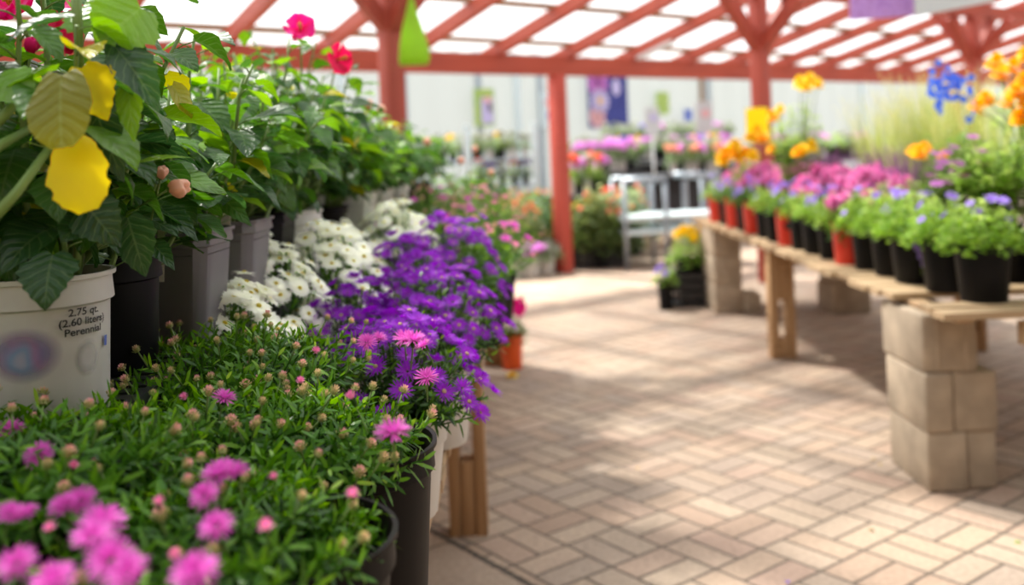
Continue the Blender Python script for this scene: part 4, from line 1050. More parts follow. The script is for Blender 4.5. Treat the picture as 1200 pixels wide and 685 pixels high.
# red pot with magenta flower standing on the floor by the bench
fp = empty('potted_flower', (-.045, 5.33, .001), 'magenta flowers in a bright orange red pot on the floor by the bench post', 'potted plant')
add_pot(fp, .068, .19, 'orange_pot'); obj('foliage', leafy(71, .08, .12, .17, 260, 'mid_leaf', .03, .016, .3), fp)
mb_m = pompon(.035, 'hotpink', 9, 4); MAGF = [pompon(.032, petal('vivid_magenta_petal', (.75,.0,.30), (.85,.02,.42)), 10, 4)]
scatter(fp, MAGF, 22, .09, .30, .055, random.Random(4), (.8, 1.2))
yb_ = empty('fallen_bloom', G(600, 441)+Vector((0,0,.004)), 'single yellow bloom fallen on the pavers', 'flower'); o = obj('petals', MARY[0], yb_); o.scale = (1, 1, .5)
# leaves and petals fallen on the ground
rng = random.Random(3)
for (px, py, lb) in ((1026, 538, 'curled dry leaf against the near block column'), (1034, 544, 'small dry leaf at the foot of the block column'), (1019, 622, 'tiny tan leaf scrap on the sunlit pavers near the block column'), (746, 548, 'small dry brown leaf lying mid aisle'), (923, 684-1, 'pale fallen petal at the lower edge of the aisle'), (1196, 636, 'small green leaf fallen near the bench corner')):
    mb = MB(); mb.broad(Vector((0,0,.002)), Vector((1,0,.1)).normalized(), Vector((0,0,1)), .022, .014, .8, .5, .6, nv=5, rng=rng)
    o = obj('fallen_leaf', mb.mesh('fallen_leaf', 'dry' if 'green' not in lb and 'petal' not in lb else ('lime_leaf' if 'green' in lb else 'violet')), None, G(px, py)); o.rotation_euler = (0, 0, rng.random()*6)
    tag(o, lb, 'leaf', 'litter on the pavers')

# black crate with yellow pansies at the foot of the far column
def crate(name, loc, sz, label, rz=0, group=None, cat='crate'):
    root = empty(name, loc, label, cat, group, rz); mb = MB(); x, y, z = sz
    for s_ in (-1, 1):
        for zz in (.05, .35, .65, .95):
            mb.box((0, s_*y/2, z*zz), (x, .012, z*.16)); mb.box((s_*x/2, 0, z*zz), (.012, y, z*.16))
        for k in range(7):
            mb.box((-x/2+x*k/6, s_*y/2, z/2), (.012, .013, z)); mb.box((s_*x/2, -y/2+y*k/6, z/2), (.013, .012, z))
    obj('lattice_sides', mb.mesh('lattice_sides', 'tray', False), root); b = MB(); b.box((0,0,.008), (x, y, .012)); obj('crate_floor', b.mesh('crate_floor', 'tray', False), root); return root
cloc = Vector((1.27, 7.25, 0))
crate('milk_crate', cloc+Vector((.0,0,.001)), (.26, .30, .24), 'black lattice crate on the floor beside the far block column')
small_plant('potted_pansy', cloc+Vector((.04, 0, .017)), 'yellow pansies in a tall black pot standing in the lattice crate', None, 'black_pot', .10, .34, 'ylf', (80, .15, .22, .32, 500, 'lime_leaf', .04, .02, .3), MARY, 16, .13, .42, .14, seed=3, sc=(.8, 1.2), rz=0)
small_plant('potted_pansy', Vector((1.09, 7.05, .001)), 'small violet pansy on the floor next to the lattice crate', None, 'black_pot', .06, .22, 'vlf', (81, .08, .12, .2, 200, 'lime_leaf', .03, .016, .3), [VIOL], 8, .07, .26, .06, seed=4, sc=(1.2, 1.6))

# ------------------------------------------------------------------ red timber frame and roof
def st_beam(name, a, b, w, h, mat, label, cat, group=None):
    a = Vector(a); b = Vector(b); mid = (a+b)/2; mb = MB(); mb.beam(a-mid, b-mid, w, h)
    o = obj(name, mb.mesh(name, mat, False), None, mid); return tag(o, label, cat, group)
def fp_(s, t, z): return DP + U*s + V*t + Vector((0,0,z))
ZB = EYE + .745           # underside of the far beam
BH = .19; SLP = .24
mb = MB()
def beam_obj(name, s0, s1, t, z, w, h, mat, label, cat, group=None):
    a, b = fp_(s0, t, z), fp_(s1, t, z); mid = (a+b)/2; rz = UA
    m_ = MB(); m_.box((0,0,0), ((b-a).length, w, h)); o = obj(name, m_.mesh(name, mat, False), None, mid); o.rotation_euler = (0, 0, rz)
    return tag(o, label, cat, group)
beam_obj('roof_beam', -6.5, 14, 0, ZB+BH/2, .09, BH, 'red_wood', 'long red beam across the far side of the roof', 'beam')
# slim posts below the beam
def post(name, p, h, w, mat, label, group, braces=(), cap=False):
    root = empty(name, (p.x, p.y, 0), label, 'post', group, UA)
    o = bevbox('post_shaft', (0, 0, h/2), (w, w, h), mat, root, (0,0,0), .006)
    for (du, dv, z0, z1, bw) in braces:
        m_ = MB(); m_.beam((du*.02, dv*.02, z0), (du, dv, z1), bw, bw*1.15); obj('brace', m_.mesh('brace', 'red_wood_z', False), root)
    return root
pD = G(656, 321); DPx = Vector((pD.x, pD.y, 0))
for s_, lb in ((0, 'slim bright red post standing mid aisle under the far beam'), (-4.0, 'slim red post hidden among the tall hibiscus'), (3.13, 'slim red post behind the thick post with the yellow card'), (7.6, 'slim red post behind the blue spires')):
    p = DP + U*s_
    post('wooden_post', p, ZB-.001, .135, 'red_bright', lb, 'slim posts under the far beam')
# thick braced posts, one row nearer
TA = 2.0
ZR = ZB + BH + SLP*TA    # roof height at that row
for k, (s_, lb) in enumerate(((-3.02, 'thick red post with braces rising behind the crimson hibiscus bloom'), (.61, 'thick red post with V braces above the yellow card'), (4.24, 'braced red post behind the corner marigolds'), (7.9, 'braced red post farthest along the row'))):
    p = DP + U*s_ + V*TA
    z0 = EYE + .80
    post('braced_post', p, ZR-.14, .125, 'red_wood_z', lb, 'thick braced posts', [(-.42, 0, z0, ZR-.16, .085), (.42, 0, z0, ZR-.16, .085), (0, -.42, z0, ZR-.22, .085), (0, .42, z0, ZR-.02, .085)])
beam_obj('roof_beam', -6.5, 14, TA, ZR-.07, .09, .135, 'red_wood', 'red beam carried by the thick braced posts', 'beam')
TR = 4.6
k = 0
names = ['beyond the left edge of the hibiscus', 'over the hibiscus', 'over the tall hibiscus tops', 'behind the hot pink bloom', 'left of the thick post with the lime bag', 'just past the lime bag', 'between the lime bag and the slim post', 'starting right above the slim post', 'with the pale patched end', 'next after the pale patched one', 'meeting the thick post above the yellow card', 'first beyond the yellow card post', 'second beyond the yellow card post', 'above the pale grasses', 'below the purple petunia banner', 'above the blue spires', 'beside the braced post over the marigolds', 'past the marigold post', 'second past the marigold post', 'near the far right roof end', 'last one along the beam', 'at the end of the roof']
for i in range(-6, 15):
    s_ = -.71 + .87*i + (.0)
    a = fp_(s_, -.35, ZB+BH+.0 - SLP*.35 + .04); b = fp_(s_, TR, ZB+BH+SLP*TR+.04); mid = (a+b)/2
    m_ = MB(); m_.beam(a-mid, b-mid, .075, .12)
    o = obj('roof_rafter', m_.mesh('roof_rafter', 'red_wood', False), None, mid)
    nm = names[k]; k += 1
    tag(o, 'sloping red rafter ' + nm, 'rafter', 'red rafters under the clear roof')
    if i == 2:
        m2 = MB(); a2 = fp_(s_, .12, ZB+BH+SLP*.12-.03)-mid; b2 = fp_(s_, .62, ZB+BH+SLP*.62-.03)-mid; m2.beam(a2, b2, .08, .03)
        p2 = obj('pale_patch', m2.mesh('pale_patch', 'sign_white', False), o)
    # near slope
    a = fp_(s_, TR+.02, ZB+BH+SLP*TR+.04); b = fp_(s_, 10.5, ZB+BH+SLP*TR+.04-SLP*(10.5-TR)); 
for j, t_2 in enumerate((.02, .85, 1.55, 2.3, 3.05, 3.8)):
    beam_obj('purlin', -6.5, 14, t_2, ZB+BH+SLP*t_2+.118, .055, .05, 'purlin', 'thin tan purlin ' + ('along the low roof edge', 'first up from the low roof edge', 'second up from the low roof edge', 'just above the braced posts', 'high up near the ridge', 'highest under the clear sheets')[j], 'batten', 'tan purlins under the clear roof')
# corrugated clear sheets
def roof_sheet(name, t0, z0, t1, z1, label):
    mb = MB(); n = 340; row = []
    for i in range(n+1):
        s_ = -6.6 + 20.7*i/n; dz = .009*math.sin(i*PI/1.0*.5)
        row.append((mb.add(fp_(s_, t0, z0+dz)), mb.add(fp_(s_, t1, z1+dz))))
    for i in range(n): mb.f.append((row[i][0], row[i+1][0], row[i+1][1], row[i][1]))
    o = obj(name, mb.mesh(name, 'roof', True)); tag(o, kind='structure'); return o
roof_sheet('ceiling', -.40, ZB+BH-SLP*.4+.165, TR, ZB+BH+SLP*TR+.165, '')
roof_sheet('ceiling_near', TR, ZB+BH+SLP*TR+.165, 7.7, ZB+BH+SLP*TR+.165-.12*(7.7-TR), '')
M['boards'] = m_wood('shade_boards', (.30,.20,.13), (.22,.14,.09), 0, 8)  # for the unseen solid roof part added to block light over the viewer
z7 = ZB+BH+SLP*TR+.165-.12*(7.7-TR); mb = MB()
for p in (fp_(-6.6, 7.7, z7), fp_(14.1, 7.7, z7), fp_(14.1, 13, z7-.5), fp_(-6.6, 13, z7-.5)): mb.add(p)
mb.f.append((0,1,2,3)); o = obj('ceiling_shade', mb.mesh('ceiling_shade', 'boards', False)); tag(o, kind='structure')
beam_obj('roof_beam', -6.5, 14, TR, ZB+BH+SLP*TR-.03, .09, .18, 'red_wood', 'red ridge beam high over the aisle', 'beam')

# lime bag hanging from the brace of the thick post
bagp = W(486, 12, 6.1)
bg = empty('plastic_bag', W(485, 76, 5.7), 'lime green plastic bag hanging from the brace of the thick post', 'bag')
mb = MB(); prof = []
rings = []
for i, (w_, z_) in enumerate(((.086, 0), (.094, .04), (.085, .12), (.062, .22), (.030, .33), (.008, .42))):
    rings.append([mb.add(((w_*math.cos(a)*(1+.06*math.sin(3*a+i)), .35*w_*math.sin(a), z_)), .5) for a in [2*PI*j/14 for j in range(14)]])
for i in range(5):
    for j in range(14): mb.f.append((rings[i][j], rings[i][(j+1)%14], rings[i+1][(j+1)%14], rings[i+1][j]))
mb.f.append(tuple(reversed(rings[0])))
obj('bag_body', mb.mesh('bag_body', 'lime_plastic'), bg)
mb = MB(); mb.tube([(0,0,.42), (-.01, 0, .62)], .003, .003, 5); obj('hanging_cord', mb.mesh('hanging_cord', 'stem'), bg)

# hanging board and petunia banner
def quadboard(name, root, pts, th, mat):
    a, b, c, d = [Vector(p) for p in pts]; n = (b-a).cross(d-a).normalized()*th; mb = MB()
    for p in (a, b, c, d): mb.add(p)
    for p in (a, b, c, d): mb.add(p+n)
    mb.f += [(0,1,2,3), (7,6,5,4), (0,4,5,1), (1,5,6,2), (2,6,7,3), (3,7,4,0)]
    return obj(name, mb.mesh(name, mat, False), root)
o0 = W(1040, 10, 5.6); hb = empty('hanging_banner', o0, 'purple petunia picture banner hanging from the roof', 'banner')
q = [W(996, 24, 5.6)-o0, W(1074, 18, 5.6)-o0, W(1074, -60, 5.6)-o0, W(996, -60, 5.6)-o0]; quadboard('banner_cloth', hb, q, .006, 'petunia')
o1 = W(1120, 0, 5.4); hb2 = empty('hanging_board', o1, 'plain white board hanging beside the petunia banner', 'sign')
q = [W(1071, 20, 5.5)-o1, W(1164, 2, 5.5)-o1, W(1164, -60, 5.5)-o1, W(1071, -60, 5.5)-o1]; quadboard('board', hb2, q, .02, 'sign_white')

# ------------------------------------------------------------------ far wall of milky sheets with posters
WP = Vector((0, 19, 0))
def wp(s, off, z): return WP + U*s - V*(-off) + Vector((0,0,z))
def wall_sd(px):   # wall coordinate seen at px
    k = (px-600)/F; s = (k*19 - 0)/(U.x - k*U.y); return s
wl = MB(); n = 300; rows = []
for i in range(n+1):
    s_ = -13 + 40*i/n; dz = .02*math.sin(i*1.2)
    rows.append((wl.add(WP+U*s_+V*dz+Vector((0,0,0))), wl.add(WP+U*s_+V*dz+Vector((0,0,3.4)))))
for i in range(n): wl.f.append((rows[i][0], rows[i+1][0], rows[i+1][1], rows[i][1]))
o = obj('wall_far', wl.mesh('wall_far', 'wallsheet')); tag(o, kind='structure')
posts_px = ((474, 'bluegrey'), (561, 'bluegrey'), (606, 'lightblue'), (633, 'bluegrey'), (822, 'purlin'), (830, 'bluegrey'), (900, 'bluegrey'), (1010, 'lightblue'), (400, 'lightblue'))
PL = ['beside the thick braced post', 'behind the orchid poster', 'between the two small posters', 'beside the slim red post', 'tan coloured, beside the rose sign', 'next to the tan stud', 'behind the yellow card', 'hidden behind the grasses', 'behind the hibiscus tops']
for (px, mt), pl in zip(posts_px, PL):
    s_ = wall_sd(px); c = WP+U*s_+V*.08
    o = bevbox('wall_stud', (c.x, c.y, 1.7), (.11, .06, 3.4), mt, None, (0, 0, UA), .005); tag(o, 'narrow upright stud on the milky wall ' + pl, 'post', 'studs on the milky wall')
def poster(px0, py0, px1, py1, name, label, cat='poster', mats='sign_white', t=.16):
    s_ = wall_sd((px0+px1)/2); c = WP+U*s_+V*t; d = c.y; S = F/d
    w = abs(px1-px0)/S*1.08; yh = 179-((px0+px1)/2-600)*SR
    z1 = EYE+(yh-py0)/S; z0 = EYE+(yh-py1)/S
    root = empty(name, (c.x, c.y, z0), label, cat, None, UA)
    m_ = MB(); m_.box((0,0,(z1-z0)/2), (w, .02, z1-z0)); obj('backing', m_.mesh('backing', mats, False), root)
    return root, w, z1-z0
def spot(root, x, z, r, h, mat, y=-.02, name='printed_bloom', n=16, petals=False):
    mb = MB()
    if petals:
        for i in range(14):
            a = 2*PI*i/14; mb.blade(Vector((0,0,0)), Vector((math.cos(a), 0, math.sin(a))), Vector((0,-1,0)), r, r*.4, 0, 0, 1)
    else: mb.dome(Vector((0,0,0)), r, .004, n, 2, nrm=Vector((0,-1,0)))
    o = obj(name, mb.mesh(name, mat), root, (x, y, z)); o.scale = (1, 1, h/r if not petals else 1); return o
b_, w, h = poster(680, 84, 738, 150, 'flower_banner', 'large dark blue banner printed with violet and pale blooms', 'banner', 'banner')
spot(b_, -w*.26, h*.80, w*.28, w*.28, 'magp', petals=True); spot(b_, -w*.22, h*.48, w*.26, 0, 'lav', petals=True); spot(b_, -w*.22, h*.48, w*.07, w*.07, 'apricot', -.03)
spot(b_, -w*.30, h*.20, w*.22, 0, 'rose', petals=True); spot(b_, w*.2, h*.72, w*.10, w*.16, 'lav')
b_, w, h = poster(551, 104, 577, 148, 'plant_poster', 'small poster with an orchid and yellow green border', 'poster', 'greenp')
m_ = MB(); m_.box((.06, -.014, h*.42), (w*.62, .01, h*.70)); obj('inner_panel', m_.mesh('inner_panel', 'lav', False), b_); spot(b_, .06, h*.7, w*.22, w*.14, 'rose', -.03); spot(b_, .12, h*.5, w*.09, w*.2, 'ink', -.03)
b_, w, h = poster(628, 108, 650, 150, 'plant_poster', 'small pale blue poster beside the slim red post', 'poster', 'lightblue'); spot(b_, .0, h*.7, w*.3, w*.14, 'rose'); spot(b_, 0, h*.35, w*.14, w*.2, 'royal')
b_, w, h = poster(763, 108, 782, 134, 'plant_poster', 'small green and yellow poster beyond the blue banner', 'poster', 'greenp')
b_, w, h = poster(796, 128, 808, 142, 'plant_poster', 'tiny blue notice by the rose coloured sign', 'poster', 'royal')

# signs on stakes
def stake_sign(px, py0, py1, wpx, d, name, label, m1, m2):
    a = W(px, py1, d); b = W(px, py0, d); h = (b-a).length; w = wpx*d/F; root = empty(name, (a.x, a.y, a.z), label, 'sign')
    m_ = MB(); m_.box((0,0,h/2), (w, .015, h)); obj('sign_board', m_.mesh('sign_board', m1, False), root)
    spot(root, w*.08, h*.62, w*.26, h*.14, m2, -.012)
    m_ = MB(); m_.tube([(0,.01,0), (0,.01,-(a.z-.02))], .012, .012, 6); obj('stake', m_.mesh('stake', 'white_paint'), root)
stake_sign(826, 119, 156, 20, 13.0, 'stake_sign', 'white and rose sign on a tall stake', 'sign_white', 'rose')
stake_sign(765, 126, 158, 17, 13.6, 'stake_sign', 'lavender and white sign above the display tables', 'sign_white', 'lav')

# ------------------------------------------------------------------ display tables with trays of plants in the background
def far_table(name, a, b, depth, h, label, legmat='bluegrey', topmat='darkmat', th=.05):
    a = Vector(a); b = Vector(b); ln = (b-a).length; ang = math.atan2(b.y-a.y, b.x-a.x); mid = (a+b)/2
    root = empty(name, (mid.x, mid.y, 0), label, 'table', None, ang)
    bevbox('table_top', (0,0,h-th/2), (ln, depth, th), topmat, root, (0,0,0), .004)
    for sx_ in (-1, 1):
        for sy_ in (-1, 1): bevbox('leg', (sx_*(ln/2-.06), sy_*(depth/2-.05), (h-th)/2), (.05, .05, h-th), legmat, root, (0,0,0), .003)
    if topmat == 'darkmat': bevbox('shade_panel', (0, depth/2-.03, h*.5), (ln-.05, .02, h*.86), 'darkmat', root, (0,0,0), .003)  # dark backing added to darken the space under the table
    bevbox('lower_rail', (0, -depth/2+.05, h*.35), (ln-.1, .03, .04), legmat, root, (0,0,0), .003)
    return root, ang, mid, ln
BGL = {}
def far_plants(root_ang, mid, ln, h, n, kinds, place_txt, seed, depth_off=0.0, sc=1.0):
    rng = random.Random(seed); co, si = math.cos(root_ang), math.sin(root_ang)
    ords = ['first', 'second', 'third', 'fourth', 'fifth', 'sixth', 'seventh', 'eighth', 'ninth', 'tenth', 'eleventh', 'twelfth', 'thirteenth', 'fourteenth']
    for i in range(n):
        x = (-.5+(i+.5)/n)*ln*.94; y = depth_off + rng.gauss(0, .01)
        kind = kinds[i % len(kinds)]; fm, lm, cname, nf, hh = kind
        root = empty('bedding_plant', (mid.x + x*co - y*si, mid.y + x*si + y*co, h+.001), f'{ords[i]} {cname} {place_txt}', 'potted plant', 'plants ' + place_txt, rng.random()*6)
        rr = min(.13, ln/n*.42)
        add_pot(root, round(rr*.7, 3), .13, 'black_pot' if rng.random() < .7 else 'white_pot', collar=.015)
        key = (lm, hh)
        if key not in BGL: BGL[key] = leafy(900+len(BGL), .14, hh, .11, 260, lm, .045, .022, .3)
        f = obj('foliage', BGL[key], root); f.scale = (rr/.13*1.05, rr/.13*1.05, 1)
        if nf:
            fk = ('fl', fm)
            if fk not in BGL: BGL[fk] = pompon(.035, fm, 3, 4)
            scatter(root, [BGL[fk]], nf, rr, .10+hh*.75, hh*.35, rng, (.7, 1.1))
        root.scale = (sc,)*3
K = {
 'pink': ('orchid', 'grey_leaf', 'pale pink bedding plant', 12, .16), 'white': ('cream', 'grey_leaf', 'white flowering bedding plant', 14, .16),
 'coral': ('coral', 'lime_leaf', 'coral flowering bedding plant', 7, .2), 'green': ('white', 'lime_leaf', 'plain green bedding plant', 0, .2),
 'silver': ('cream', 'dull_leaf', 'silvery green bedding plant', 3, .2), 'lilac': ('violet', 'mid_leaf', 'lilac flowering bedding plant', 12, .16),
 'peach': ('peach', 'grey_leaf', 'peach flowering bedding plant', 10, .16), 'yellow': ('yellow', 'lime_leaf', 'yellow tipped bedding plant', 5, .18)}
def tab(px0, d0, px1, d1, ytop, depth, name, label, n, kinds, txt, seed, sc=1.0, topmat='darkmat', legmat='bluegrey'):
    a = W(px0, ytop, d0); b = W(px1, ytop, d1); h = (a.z+b.z)/2
    root, ang, mid, ln = far_table(name, (a.x, a.y), (b.x, b.y), depth, h, label, legmat, topmat)
    far_plants(ang, Vector((mid.x, mid.y)), ln, h, n, [K[k] for k in kinds], txt, seed, -depth*.18, sc)
    return root
def tabz(px0, d0, px1, d1, h, depth, name, label, n, kinds, txt, seed, sc=1.0, topmat='darkmat', legmat='bluegrey', rows=1):
    a = W(px0, 179, d0); b = W(px1, 179, d1)
    root, ang, mid, ln = far_table(name, (a.x, a.y), (b.x, b.y), depth, h, label, legmat, topmat)
    for r in range(rows):
        far_plants(ang, Vector((mid.x, mid.y)), ln, h, n, [K[k] for k in kinds], txt + (' in the front row', ' in the back row')[r] if rows > 1 else txt, seed+r*7, (-depth*.25, depth*.25)[r] if rows > 1 else -depth*.1, sc)
    return root
tabz(668, 14.0, 850, 15.2, 1.02, .8, 'display_table', 'long dark display table before the blue banner', 13, ['silver','white','pink','lilac','yellow','pink','white'], 'on the long dark table', 31, 1.15, rows=2)
tabz(700, 16.6, 860, 18.2, 1.30, .7, 'display_table', 'high white display table against the milky wall', 11, ['silver','white','silver','lilac','pink'], 'on the high white table', 32, 1.1, 'white_paint', 'white_paint')
tabz(480, 13.0, 600, 13.6, 1.12, .7, 'display_table', 'grey display table beyond the hibiscus row', 9, ['silver','white','silver','yellow'], 'on the grey table past the hibiscus', 33, 1.2, 'bluegrey')
tabz(655, 10.2, 705, 10.6, .72, .7, 'display_table', 'low display table right behind the slim post', 5, ['coral','pink','silver'], 'on the low table by the slim post', 34, 1.35)
tabz(668, 11.4, 742, 11.8, .92, .6, 'display_table', 'display table of orchid pink flowers', 7, ['pink','pink','pink'], 'on the orchid pink table', 35, 1.25)
tabz(775, 11.6, 850, 12.3, .86, .7, 'display_table', 'display table of peach flowers behind the metal cart', 8, ['peach','pink','silver'], 'on the peach flower table', 36, 1.2)
tabz(870, 12.5, 1010, 14.5, .95, .8, 'display_table', 'display table hidden behind the marigolds', 8, ['white','pink','green'], 'on the table behind the marigolds', 37, 1.2)

# shelf rack left of the slim post
def rack(px0, px1, d, zs, label, rz=0, topz=None):
    a = W(px0, 179, d); b = W(px1, 179, d); ln = (b-a).length; mid = (a+b)/2; root = empty('shelf_rack', (mid.x, mid.y, 0), label, 'rack'); H = topz or zs[-1]+.1
    for sx_ in (-1, 1):
        for sy_ in (-1, 1): bevbox('upright', (sx_*(ln/2), sy_*.22, H/2), (.07, .05, H), 'lightblue', root, (0,0,0), .004)
    for z in zs: bevbox('shelf', (0, 0, z), (ln-.07, .5, .03), 'bluegrey', root, (0,0,0), .003)
    return mid, ln
mid, ln = rack(548, 628, 11.4, (.45, .80, 1.12), 'pale grey rack of trays left of the slim red post', topz=1.55)
for z, kk, txt, sd in ((.465, ['coral','peach','green'], 'on the low rack shelf', 41), (.815, ['coral','lilac','silver'], 'on the middle rack shelf', 42), (1.135, ['silver','white','silver'], 'on the top rack shelf', 43)):
    far_plants(0, Vector((mid.x, mid.y)), ln*.9, z, 5, [K[k] for k in kk], txt, sd, -.1, 1.0)

# metal cart with pale blue top
def cart():
    a, b = W(728, 262, 9.6), W(845, 262, 9.9); mid = (a+b)/2; ln = (b-a).length; root = empty('metal_cart', (mid.x, mid.y, 0), 'galvanised garden cart with pale blue shelves', 'cart', None, .12)
    bevbox('upper_deck', (0, 0, .50), (ln, .55, .05), 'lightblue', root, (0,0,0), .006); bevbox('lower_deck', (0, 0, .36), (ln, .55, .04), 'lightblue', root, (0,0,0), .006)
    for sx_ in (-.5, -.12, .38):
        for sy_ in (-1, 1):
            mb = MB(); mb.tube([(sx_*ln*.98, sy_*.26, .0), (sx_*ln*.98, sy_*.26, .88)], .024, .024, 8); obj('cart_post', mb.mesh('cart_post', 'metal'), root)
    for sy_ in (-1, 1):
        mb = MB(); mb.tube([(-.5*ln, sy_*.26, .88), (-.12*ln, sy_*.26, .88)], .03, .03, 8); obj('handrail', mb.mesh('handrail', 'metal'), root)
        mb = MB(); mb.tube([(.10*ln, sy_*.26, .90), (.40*ln, sy_*.26, .90)], .03, .03, 8); obj('handrail', mb.mesh('handrail', 'metal'), root)
    # dark bundles on deck
cart()
def tarp(px, py, d, label):   # shiny white handle-like jug
    c = W(px, py, d); root = empty('watering_can', c, label, 'watering can'); 
    mb = MB(); mb.lathe([(0,0), (.085,0), (.09,.02), (.085,.18), (.05,.22), (.05,.20)], 18); obj('can_body', mb.mesh('can_body', 'metal', True, 40), root)
    mb = MB(); mb.tube([(.07,0,.04), (.16,0,.14), (.22,0,.24)], .018, .011, 8); obj('spout', mb.mesh('spout', 'metal'), root)
    mb = MB(); mb.lathe([(0,0), (.03,.02), (.034,.03), (0,.035)], 12, c=(.23,0,.25)); obj('rose_head', mb.mesh('rose_head', 'metal'), root)
    mb = MB(); mb.tube([(-.08,0,.03), (-.15,0,.10), (-.13,0,.19), (-.05,0,.24), (.03,0,.23)], .008, .008, 6); obj('handle', mb.mesh('handle', 'metal'), root)
tab_can = W(748, 207, 10.4)
# lumber / pallets on the ground
for i, (px0, px1, py, d, lb) in enumerate(((712, 800, 290, 9.0, 'tan timber pallet on the ground before the metal cart'), (712, 790, 280, 10.1, 'second tan pallet lying just behind the first'))):
    a, b = G(px0, py), G(px1, py); mid = (a+b)/2; root = empty('wooden_pallet', (mid.x, mid.y+.3, 0.001), lb, 'pallet', 'pallets before the cart', .05)
    ln = (b-a).length
    mb = MB()
    for k in range(5): mb.box((0, -.32+.16*k, .135), (ln, .11, .022))
    obj('deck_boards', mb.mesh('deck_boards', 'pallet', False), root)
    for k in (-1, 0, 1): bevbox('bearer', (k*(ln/2-.06), 0, .061), (.09, .76, .12), 'pallet', root, (0,0,0), .004)

# things on the ground around the slim post
crate('low_crate', (G(702, 314).x, G(702, 314).y+.15, .001), (.46, .32, .14), 'low black crate on the ground right of the slim post', .1)
crate('low_crate', (G(702, 314).x-.1, G(702, 314).y+.16, .145), (.34, .26, .12), 'small black crate stacked on the low crate', .1)
small_plant('potted_shrub', (G(702, 314).x-.08, G(702, 314).y+.16, .17), 'yellow green bushy plant standing in the stacked crates', None, 'black_pot', .11, .16, 'bushA', (83, .26, .42, .16, 800, 'dull_leaf', .06, .03, .3), MARY, 4, .18, .4, .1, seed=5, sc=(.6, .9))
gp = [(604, 325, 'white_pot', 'white', 'white flowering plant in a white pot beside the bench end'), (622, 324, 'white_pot', 'pink', 'blush flowering plant in a white pot, middle of the three by the slim post'), (640, 321, 'white_pot', 'white', 'white flowering plant in a white pot touching the slim post'), (678, 304, 'white_pot', 'silver', 'silvery plant in a white pot just past the slim post'), (648, 306, 'black_pot', 'peach', 'peach flowering plant in a black pot behind the slim post')]
for i, (px, py, pm, kk, lb) in enumerate(gp):
    g_ = G(px, py); small_plant('potted_flower', (g_.x, g_.y, .001), lb, 'pots on the ground near the slim post', pm, .10, .19, 'gp'+kk, (84+i, .17, .16, .16, 300, K[kk][1], .045, .022, .4), [BGL[('fl', K[kk][0])]] if ('fl', K[kk][0]) in BGL else WHF, 26, .16, .20, .10, seed=i+9, sc=(.9, 1.3))
bush = [(603, 9.6, .52, 'dull_leaf', 'slender yellow green shrub between the bench end and the slim post'), (636, 10.05, .62, 'mid_leaf', 'dark green shrub right behind the slim post'), (697, 9.75, .50, 'dull_leaf', 'light green shrub beyond the slim post'), (585, 10.2, .60, 'dull_leaf', 'light shrub seen above the bench end'), (716, 9.95, .52, 'grey_leaf', 'silvery flowering shrub with coral blooms'), (735, 10.75, .55, 'grey_leaf', 'silvery shrub behind the metal cart corner')]
for i, (px, d, h, lm, lb) in enumerate(bush):
    c = W(px, 179, d); small_plant('potted_shrub', (c.x, c.y, .001), lb, 'shrubs around the slim post', 'black_pot', .14, .22, 'bush'+lm, (90+i, .28, .62, .2, 1200, lm, .07, .032, .2), [BGL[('fl', 'coral')]], 12 if lm != 'mid_leaf' else 3, .22, .45, .35, seed=30+i, sc=(.7, 1.0))

# unseen shop walls; back one added, like the solid roof, to block light
M['shop'] = m_simple('shop_wall_paint', (.22,.17,.12), .8)
o = bevbox('wall_shade_back', (2.0, -3.2, 1.6), (16, .15, 3.2), 'shop', None, (0,0,0), .01); tag(o, kind='structure')
o = bevbox('wall_left', (-3.6, 1.0, 1.6), (.15, 8.2, 3.2), 'shop', None, (0,0,0), .01); tag(o, kind='structure')
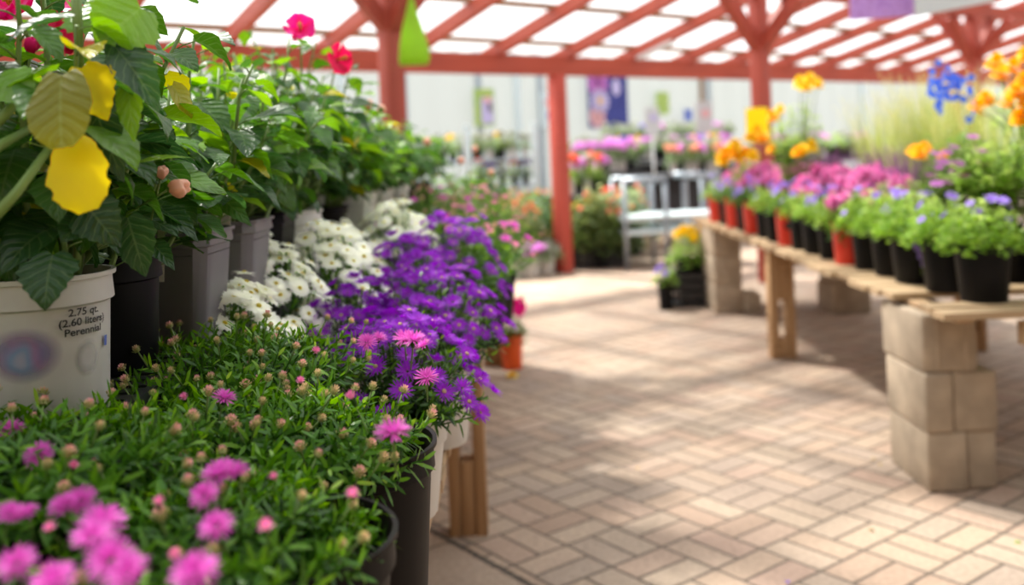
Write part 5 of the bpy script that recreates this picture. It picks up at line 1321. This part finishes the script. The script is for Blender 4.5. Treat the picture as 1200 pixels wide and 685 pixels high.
# ------------------------------------------------------------------ ground
mb = MB(); 
for p in ((-30, -4, 0), (40, -4, 0), (40, 60, 0), (-30, 60, 0)): mb.add(p)
mb.f.append((0,1,2,3)); fl_ = obj('floor', mb.mesh('floor', 'pavers', False)); tag(fl_, kind='structure')

# ------------------------------------------------------------------ light, sky, camera
w_ = bpy.data.worlds.new('World'); scene.world = w_; w_.use_nodes = True; nt = w_.node_tree
bgn = nt.nodes['Background']; tc = nt.nodes.new('ShaderNodeTexCoord'); sp = nt.nodes.new('ShaderNodeSeparateXYZ'); L(nt, tc.outputs['Generated'], sp.inputs[0])
r = ramp(nt, [(0.0, (.90,.93,.96)), (.35, (.93,.97,1.0)), (1.0, (.88,.94,1.0))]); L(nt, sp.outputs[2], r.inputs[0]); L(nt, r.outputs[0], bgn.inputs[0]); bgn.inputs[1].default_value = .88
sun = bpy.data.lights.new('sun', 'SUN'); sun.energy = 7.8; sun.angle = math.radians(3.5); sun.color = (1, .95, .86)
so = bpy.data.objects.new('sun', sun); COL.objects.link(so)
to_sun = Vector((-.70, .71, 0)).normalized()*math.cos(math.radians(52)) + Vector((0,0,math.sin(math.radians(52))))
so.rotation_euler = to_sun.to_track_quat('Z', 'Y').to_euler()

cam = bpy.data.cameras.new('camera'); cam.sensor_width = 36; cam.sensor_fit = 'HORIZONTAL'; cam.lens = 36*F/1200
cam.shift_y = -(342.5-179)/1200; cam.clip_start = .02; cam.clip_end = 200
cam.dof.use_dof = True; cam.dof.focus_distance = 1.22; cam.dof.aperture_fstop = 2.7; cam.dof.aperture_blades = 0
co = bpy.data.objects.new('camera', cam); COL.objects.link(co); co.location = (0, 0, EYE)
co.rotation_euler = Matrix(((CR, SR, 0), (0, 0, -1), (-SR, CR, 0))).to_euler()
scene.camera = co
scene.view_settings.view_transform = 'Standard'; scene.view_settings.look = 'None'; scene.view_settings.gamma = 1; scene.view_settings.exposure = .6
scene.view_settings.use_curve_mapping = False
scene.cycles.max_bounces = 8; scene.cycles.transparent_max_bounces = 16; scene.cycles.use_denoising = True
for o in scene.objects:
    if '_used' in o: del o['_used']
